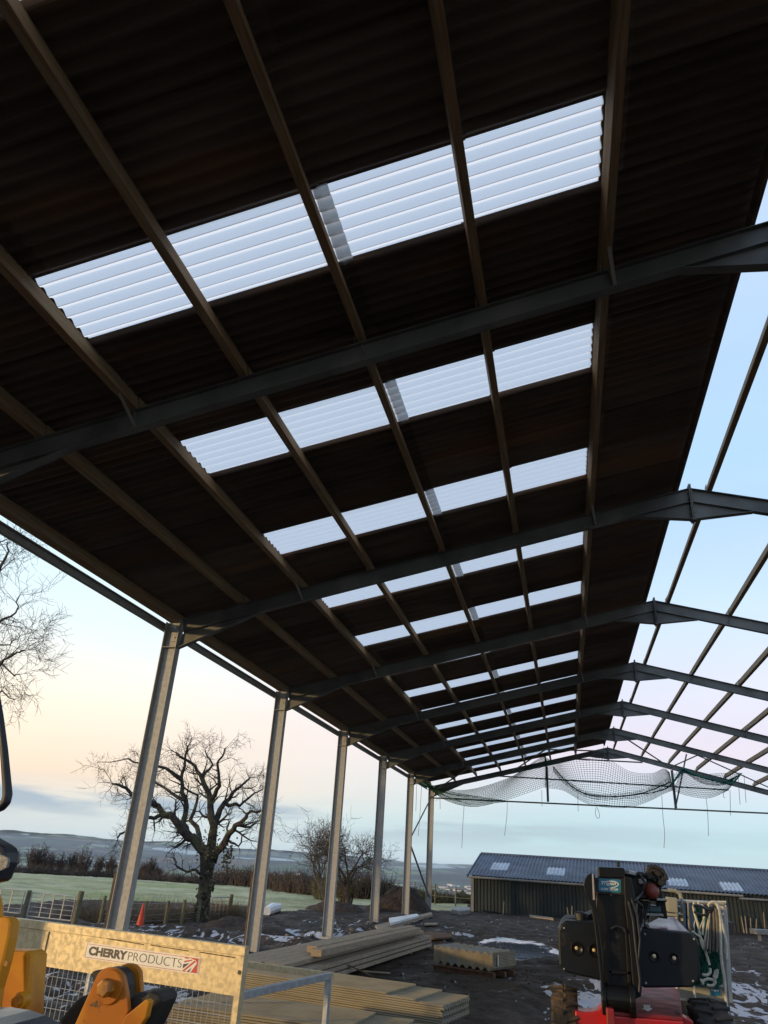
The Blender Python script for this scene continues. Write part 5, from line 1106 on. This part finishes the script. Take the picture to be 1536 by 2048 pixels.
        w = wo.build('wheel', m, t, bevel=.006); hb = MB(); hb.lathe(c, (1, 0, 0), [(-tw*.6, R_*.57), (-tw*.2, R_*.5), (tw*.2, R_*.5), (tw*.6, R_*.57)], 24); hb.build('rim', m_reddull, w); w['label'] = lab
    wheel(1128, 1972, Y+.35, m_mudtyre, .25, 'left tyre caked in brown mud'); wheel(1415, 1998, Y+.55, m_tyre, .33, 'right black tyre')
    wheel(1222, 1945, Y+2.3, m_mudtyre, .2, 'far left muddy tyre'); wheel(1395, 1958, Y+2.3, m_tyre, .33, 'far right black tyre')
    # ---- basket
    yb = Y+1.9
    pr('basket_floor', [(1350, 1970), (1446, 1973), (1450, 2003), (1352, 1997)], yb, .05, m_cream, .006)
    pr('basket_kickrail', [(1352, 1996), (1451, 2003), (1451, 2007), (1352, 2000)], yb-.02, .08, m_galv, .004)
    def tubes(name, L_, r, m, y=yb, n=8):
        for P in L_:
            mb = MB(); q = [at(p[0], p[1], Y=y+(p[2] if len(p) > 2 else 0)) for p in P]; mb.tube(q, r, n); mb.build(name, m, t, smooth=False)
    tubes('basket_rail', [[(1352, 1801), (1398, 1804), (1446, 1807)], [(1356, 1814), (1364, 1815)], [(1356, 1828), (1364, 1829)], [(1398, 1903), (1440, 1906)], [(1445, 1812, .0), (1451, 2004, 0)], [(1353, 1801), (1354, 1997)], [(1446, 1973), (1398, 1970)], [(1352, 1801, .8), (1448, 1807, .8)], [(1446, 1807), (1448, 1807, .8)]], .018, m_alu)
    tubes('basket_post', [[(1336, 1780), (1352, 1782), (1360, 1788), (1363, 1800), (1366, 1842)], [(1372, 1806), (1376, 1806), (1378, 1850), (1382, 1862)]], .022, m_cream)
    pr('control_cabinet', [(1334, 1794), (1354, 1796), (1356, 1826), (1336, 1824)], yb-.1, .18, m_cream, .008); pr('control_cabinet', [(1334, 1826), (1356, 1828), (1356, 1834), (1334, 1832)], yb-.12, .2, m_cream, .006)
    dc2 = pr('hire_sign', [(1420, 1976), (1440, 1977), (1441, 1992), (1420, 1991)], yb-.012, .01, m_teal, 0)
    text_mesh('Trigon', lambda u, v: at(1422+16*u, 1983.5-5.5*v+u*.6, Y=yb-.015), m_decalwhite, 'sign_name', dc2, .03, .2)
    tubes('basket_plate', [[(1445, 1812), (1450, 1900), (1456, 2004)]], .05, m_galv, yb+.02)
    return t, yb
lift_o, YB = lift()
# ropes and net in the basket: hung on it, so their own things
def hang():
    random.seed(4); yb = YB-.12
    nt_ = thing('bundled_net', at(1425, 1990, Y=yb), 'bundle of bright green safety netting stuffed in the lift basket', 'safety net')
    def sm(P, y, n=6):
        q = [at(px, py, Y=y) for px, py in P]; out = []
        for i in range(len(q)-1):
            p0, p1, p2, p3 = q[max(i-1, 0)], q[i], q[i+1], q[min(i+2, len(q)-1)]
            for s in range(n): f = s/n; out.append(.5*((2*p1)+(p2-p0)*f+(2*p0-5*p1+4*p2-p3)*f*f+(3*p1-p0-3*p2+p3)*f**3))
        out.append(q[-1]); return out
    V = []; Fs = []; nu, nv = 26, 40
    for i in range(nu):
        for j in range(nv):
            u, v = i/(nu-1), j/(nv-1); px = 1388+u*(48+6*v)-4*v; py = 1812+v*160+4*u; 
            V.append(at(px, py, Y=yb+.16+.06*fbm(u*9, v*6, 1, 3, 4)+.05*math.sin(u*22+v*5)))
    for i in range(nu-1):
        for j in range(nv-1): a = i*nv+j; Fs.append((a, a+nv, a+nv+1, a+1))
    mb = MB(); mb.add(V, Fs); o = mb.build('net_mass', m_greenrope, nt_, fix=False); s = o.modifiers.new('thickness', 'SOLIDIFY'); s.thickness = .03
    for k in range(60):
        x = random.uniform(1388, 1440); y0 = random.uniform(1830, 1950); P = [(x, y0)]
        for _ in range(4): P.append((min(1444, max(1386, P[-1][0]+random.gauss(0, 9))), min(1972, P[-1][1]+random.gauss(6, 9))))
        mb = MB(); mb.tube(sm(P, yb+random.uniform(-.02, .08)), .006, 4); mb.build('net_strand', m_greenrope, nt_, fix=False)
    for nm, lab, m, LP, r in (('white_rope', 'coil of pale white rope draped over the top corner of the lift basket', m_rope, [
            [(1418, 1808), (1424, 1804), (1432, 1806), (1437, 1818), (1441, 1845), (1441, 1880), (1443, 1920), (1449, 1960), (1452, 2000), (1458, 2040)],
            [(1416, 1812), (1422, 1805), (1434, 1808), (1440, 1828), (1447, 1860), (1452, 1885), (1454, 1918)], [(1420, 1812), (1428, 1807), (1436, 1815), (1443, 1845), (1450, 1880), (1449, 1905)],
            [(1422, 1806), (1432, 1804), (1452, 1804)], [(1386, 1812), (1390, 1830), (1396, 1850), (1400, 1870), (1404, 1890), (1412, 1905), (1419, 1930)], [(1398, 1812), (1406, 1812), (1408, 1830), (1405, 1870)],
            [(1384, 1862), (1392, 1868), (1402, 1876), (1410, 1895)], [(1420, 1936), (1420, 1945), (1413, 1950), (1405, 1949)], [(1406, 1962), (1414, 1958), (1424, 1959), (1430, 1965), (1424, 1971), (1414, 1970)], [(1388, 1972), (1390, 1996)],
            [(1388, 1803), (1388, 1822)], [(1397, 1803), (1397, 1815)], [(1432, 1940), (1428, 1955), (1432, 1966)], [(1435, 1938), (1434, 1950), (1430, 1958)], [(1401, 1958), (1407, 1968)]], .0155),
            ('grey_rope', 'hank of grey and brown ropes hanging inside the lift basket below the white coil', m_darkrope, [[(1418+i*1.9, 1816+abs(i-5)*.6), (1417+i*2.4+random.gauss(0, 1), 1850), (1413+i*2.9+random.gauss(0, 1.5), 1900+random.uniform(-8, 8))] for i in range(10)]+
            [[(1441, 1880), (1444, 1920), (1450, 1960), (1456, 2005), (1461, 2046)], [(1442, 1890), (1447, 1930), (1454, 1975), (1459, 2040)]], .014),
            ('light_cord', 'thin pale cords fanning down inside the lift basket from its middle rail', m_rope, [[(1420, 1825), (1414+i*1.2, 1850), (1406+i*3.0, 1898)] for i in range(6)]+[[(1391, 1838), (1388, 1850), (1389, 1862)], [(1410, 1832), (1402, 1850), (1400, 1858)]], .006)):
        q = at(*LP[0][-1], Y=yb); th_ = thing(nm, q, lab, 'rope')
        for P in LP: mb = MB(); mb.tube(sm(P, yb-.06+random.uniform(-.03, .03)), r*random.uniform(.8, 1.1), 6); mb.build('rope_strand', m, th_, fix=False)
    bl = thing('webbing_straps', at(1382, 1870, Y=yb), 'blue webbing straps hanging at the left side of the lift basket', 'straps')
    for a, b, c, d in ((1366, 1374, 1368, 1376), (1378, 1389, 1381, 1391), (1370, 1374, 1372, 1377)):
        mb = MB(); mb.prism([at(a, 1806, Y=yb-.03), at(b, 1806, Y=yb-.03), at(d, 1862, Y=yb-.03), at(c, 1855, Y=yb-.03)], (0, .03, 0)); mb.build('strap', m_blue, bl, bevel=.004)
    hp = thing('black_hoop', at(1398, 1820, Y=yb), 'black handle hoop clamped across the top of the lift basket', 'hoop')
    mb = MB(); mb.tube(sm([(1387, 1812), (1394, 1811), (1405, 1814), (1418, 1820), (1426, 1816)], yb-.08), .016, 8); mb.tube(sm([(1388, 1823), (1396, 1828), (1410, 1830), (1420, 1824), (1428, 1818)], yb-.08), .014, 8); mb.build('hoop_bar', m_blackrub, hp)
hang()
# ------------------------------------------------------------------ orange loader in the foreground
def loader():
    Y = -3.75
    t = thing('yellow_loader', at(100, 2300, Y=Y), 'orange yellow loader arm and hitch in the near left corner with a black mirror', 'loader')
    def pr(name, pts, y, th, m, bevel=.008, par=None, off=None):
        mb = MB(); mb.prism([at(px, py, Y=y) for px, py in pts], off or (0, th, 0)); return mb.build(name, m, par or t, bevel=bevel)
    def arc(cx, cy, r, a0, a1, n=14, sy_=1): return [(cx+r*math.cos(math.radians(a0+(a1-a0)*k/n)), cy+r*sy_*math.sin(math.radians(a0+(a1-a0)*k/n))) for k in range(n+1)]
    pr('boom_plate', [(-40, 1776), (0, 1783), (6, 1795), (10, 1815), (10, 1833), (30, 1832), (38, 1836), (42, 1845), (38, 1875), (28, 1920), (12, 1975), (0, 2060), (-40, 2080)], Y+.06, -.05, m_orange, .01)
    pr('boom_plate', [(20, 1895), (88, 1897), (95, 1899), (98, 1907), (93, 1980), (88, 2070), (-20, 2070)], Y+.24, -.10, m_orange, .015)
    bx = MB(); c = at(42, 2001, Y=Y+.135); bx.lathe(c+Vector((0, .02, 0)), (0, -1, 0), [(0, .026), (.03, .026), (.034, .02)], 24); bb = bx.build('pin_boss', m_orange, t, smooth=False)
    bx = MB(); bx.lathe(c+Vector((0, -.01, 0)), (0, -1, 0), [(0, .018), (.018, .018)], 6); bx.build('bolt', m_bolt, bb)
    bx = MB(); bx.lathe(at(12, 1927, Y=Y-.002), (0, -1, 0), [(0, .008), (.002, .008)], 16); bx.build('bolt', m_bolt, t)
    zf = at(100, 2120, Y=Y).z; cx = at(40, 2100, Y=Y).x
    b_ = MB(); b_.prism([Vector((cx-.35, Y-.1, .55)), Vector((cx+.3, Y-.1, .55)), Vector((cx+.2, Y-.1, zf-.05)), Vector((cx-.3, Y-.1, zf-.05))], (0, .5, 0)); b_.build('front_frame', m_orange, t, bevel=.02)
    for dx in (-.75, .62):
        w_ = MB(); w_.lathe((cx+dx, Y+.1, .48), (1, 0, 0), [(-.16, .28), (-.16, .43), (-.1, .48), (.1, .48), (.16, .43), (.16, .28)], 32); wo = w_.build('wheel', m_tyre, t); h_ = MB(); h_.lathe((cx+dx, Y+.1, .48), (1, 0, 0), [(-.12, .28), (-.05, .2), (.05, .2), (.12, .28)], 20); h_.build('rim', m_orange, wo)
    a_ = MB(); a_.bar((cx-.7, Y+.1, .48), (cx+.6, Y+.1, .48), .14, .14); a_.build('axle', m_grime, t)
    # hitch: two cheeks with a dark link between
    front = arc(219, 1964, 29, 200, 345)+[(253, 1985), (257, 2022), (240, 2060), (228, 2080), (135, 2080)]
    pr('hitch_cheek', front, Y+.10, .022, m_orange, .004)
    back = arc(256, 1951, 24, 195, 350)+[(281, 1975), (284, 2005), (262, 2030), (236, 2000)]
    pr('hitch_cheek', back, Y+.30, .025, m_orange, .004)
    pr('link_block', [(228, 1938), (236, 1931), (256, 1933), (268, 1944), (272, 1966), (270, 2000), (256, 2022), (250, 2010), (250, 1975)], Y+.29, -.15, m_grime, .006)
    pr('hitch_tooth', [(236, 2060), (250, 2032), (292, 1998), (299, 2003), (292, 2035), (262, 2080), (230, 2080)], Y+.08, .03, m_orange, .004)
    c = at(219, 1974, Y=Y+.10); bx = MB(); bx.lathe(c, (0, -1, 0), [(-.01, .05), (.006, .049), (.008, .046)], 30); bs = bx.build('pin_boss', m_orange, t)
    bx = MB(); bx.lathe(c+Vector((0, -.006, 0)), (0, -1, 0), [(0, .027), (.03, .027), (.036, .022)], 6); bx.build('bolt', m_bolt, bs, bevel=.002)
    # black bucket lip and grimy parts
    def lump(name, P, y, th, seed):
        mb = MB(); q = [at(px, py, Y=y) for px, py in P]; mb.prism(q, (0, th, 0)); o = mb.build(name, m_grime, t, bevel=.02); return o
    lump('quick_coupler', [(290, 2000), (305, 1975), (330, 1975), (338, 1970), (362, 1983), (355, 2000), (330, 2055), (322, 2080), (270, 2080)], Y+.26, -.13, 1)
    lump('quick_coupler', [(125, 2048), (150, 2015), (165, 1998), (181, 1984), (188, 2000), (170, 2040), (150, 2080), (110, 2080)], Y+.34, -.05, 2)
    # bonnet curve
    pr('bonnet', [(-60, 2010), (0, 2012), (30, 2012), (70, 2018), (100, 2028), (130, 2044), (150, 2075), (-60, 2090)], Y-.45, -.3, m_bonnet, .05)
    # mirror on its arm
    ym = -4.2
    mb = MB(); q = [(-8, 1380), (0, 1432), (8, 1500), (14, 1570), (15, 1590), (12, 1603), (4, 1612), (-10, 1618), (-30, 1628)]; qq = [at(px, py, Y=ym) for px, py in q]; out = []
    for i in range(len(qq)-1):
        for s in range(4): out.append(qq[i].lerp(qq[i+1], s/4))
    out.append(qq[-1]); mb.tube(out, [.009+.005*min(1, i/16) for i in range(len(out))], 12); ma = mb.build('mirror_arm', m_blackrub, t, smooth=True)
    mh = pr('mirror_head', [(-60, 1668), (0, 1673), (30, 1690), (38, 1696), (42, 1706), (40, 1725), (27, 1757), (22, 1762), (0, 1767), (-60, 1775)], ym+.06, -.07, m_blackrub, .012)
    gl = MB(); gl.prism([at(px, py, Y=ym-.016) for px, py in ((-20, 1705), (0, 1709), (14, 1715), (16, 1722), (12, 1735), (0, 1742), (-20, 1744))], (0, .01, 0)); gl.build('speaker_grille', mat('mesh_grey', (.28, .28, .27), (.10, .10, .10), rough=.5, scale=400, lo=.45, hi=.55), mh)
loader()
# ------------------------------------------------------------------ far houses across the valley
random.seed(12)
def house(px, py, r, s, lab):
    d = ray(px, py); th = math.atan2(d[0], d[1]); x, y = CAM[0]+r*math.sin(th), CAM[1]+r*math.cos(th); z = hgt(x, y)-.5
    L_, W_, H_ = s*random.uniform(1.2, 2.2), s, s*.55; t = thing('far_house', (x, y, z), lab, 'house', 'far-off houses across the valley')
    R_ = Matrix.Rotation(random.uniform(-.4, .4), 3, 'Z'); b = MB(); b.box(Vector((x, y, z+H_/2)), (L_, W_, H_), R_); b.build('wall', m_house, t)
    rf = MB(); V = [R_@Vector(v)+Vector((x, y, z)) for v in ((-L_/2, -W_/2-.3, H_), (L_/2, -W_/2-.3, H_), (L_/2, W_/2+.3, H_), (-L_/2, W_/2+.3, H_), (-L_/2, 0, H_*1.6), (L_/2, 0, H_*1.6))]
    rf.add(V, [(0, 1, 5, 4), (2, 3, 4, 5), (0, 4, 3), (1, 2, 5), (3, 2, 1, 0)]); rf.build('roof', m_hroof, t)
for i in range(34): house(random.uniform(885, 942), 1770, random.uniform(1500, 2500), random.uniform(7, 12), 'tiny white house in the far town cluster left of the shed roof')
for i in range(14): house(random.uniform(778, 940), 1770, random.uniform(700, 1500), random.uniform(6, 9), 'tiny white farm building scattered in the valley between the columns and the shed')
for i in range(16): house(random.uniform(60, 640), 1720, random.uniform(1500, 3600), random.uniform(8, 12), 'tiny white farmhouse scattered on the far hillside at the left')
# woods as far hedgerow trees: one mass
def woods():
    mb = MB(); random.seed(77)
    for _ in range(2600):
        th = random.uniform(math.radians(-50), math.radians(-2)); r = random.choice([random.uniform(120, 420), random.uniform(300, 1500), random.uniform(900, 2400)])
        x, y = CAM[0]+r*math.sin(th), CAM[1]+r*math.cos(th)
        if fbm(x, y, .006, 3, 31) < .02: continue
        z = hgt(x, y); h = random.uniform(3, 7); V = []; 
        n = 6
        for k in range(n): a = k/n*6.28; V.append((x+math.cos(a)*h*.45*random.uniform(.7, 1.2), y+math.sin(a)*h*.45, z+h*random.uniform(.1, .4)))
        for k in range(n): a = k/n*6.28; V.append((x+math.cos(a)*h*.3*random.uniform(.5, 1.2), y+math.sin(a)*h*.3, z+h*random.uniform(.7, 1)))
        mb.add(V, [tuple(range(6, 12))]+[(i, (i+1) % 6, 6+(i+1) % 6, 6+i) for i in range(6)])
    o = mb.build('far_woods', m_hedge, fix=False); tag(o, 'brown hedgerow trees and woods scattered over the far valley', 'woods', kind='stuff')
woods()
# ------------------------------------------------------------------ haze
def haze():
    mb = MB(); mb.box((0, 1500, -60), (24000, 22000, 147)); m = bpy.data.materials.new('haze_air'); m.use_nodes = True; N = m.node_tree.nodes; L = m.node_tree.links; N.clear()
    o = N.new('ShaderNodeOutputMaterial'); v = N.new('ShaderNodeVolumePrincipled'); v.inputs['Color'].default_value = (.64, .79, 1, 1); v.inputs['Density'].default_value = 1.05e-4; v.inputs['Anisotropy'].default_value = 0.; L.new(v.outputs[0], o.inputs['Volume'])
    ob = mb.build('haze', m); tag(ob, 'thin blue morning haze over the valley', 'haze', kind='stuff')
haze()
print('objects', len(bpy.data.objects))
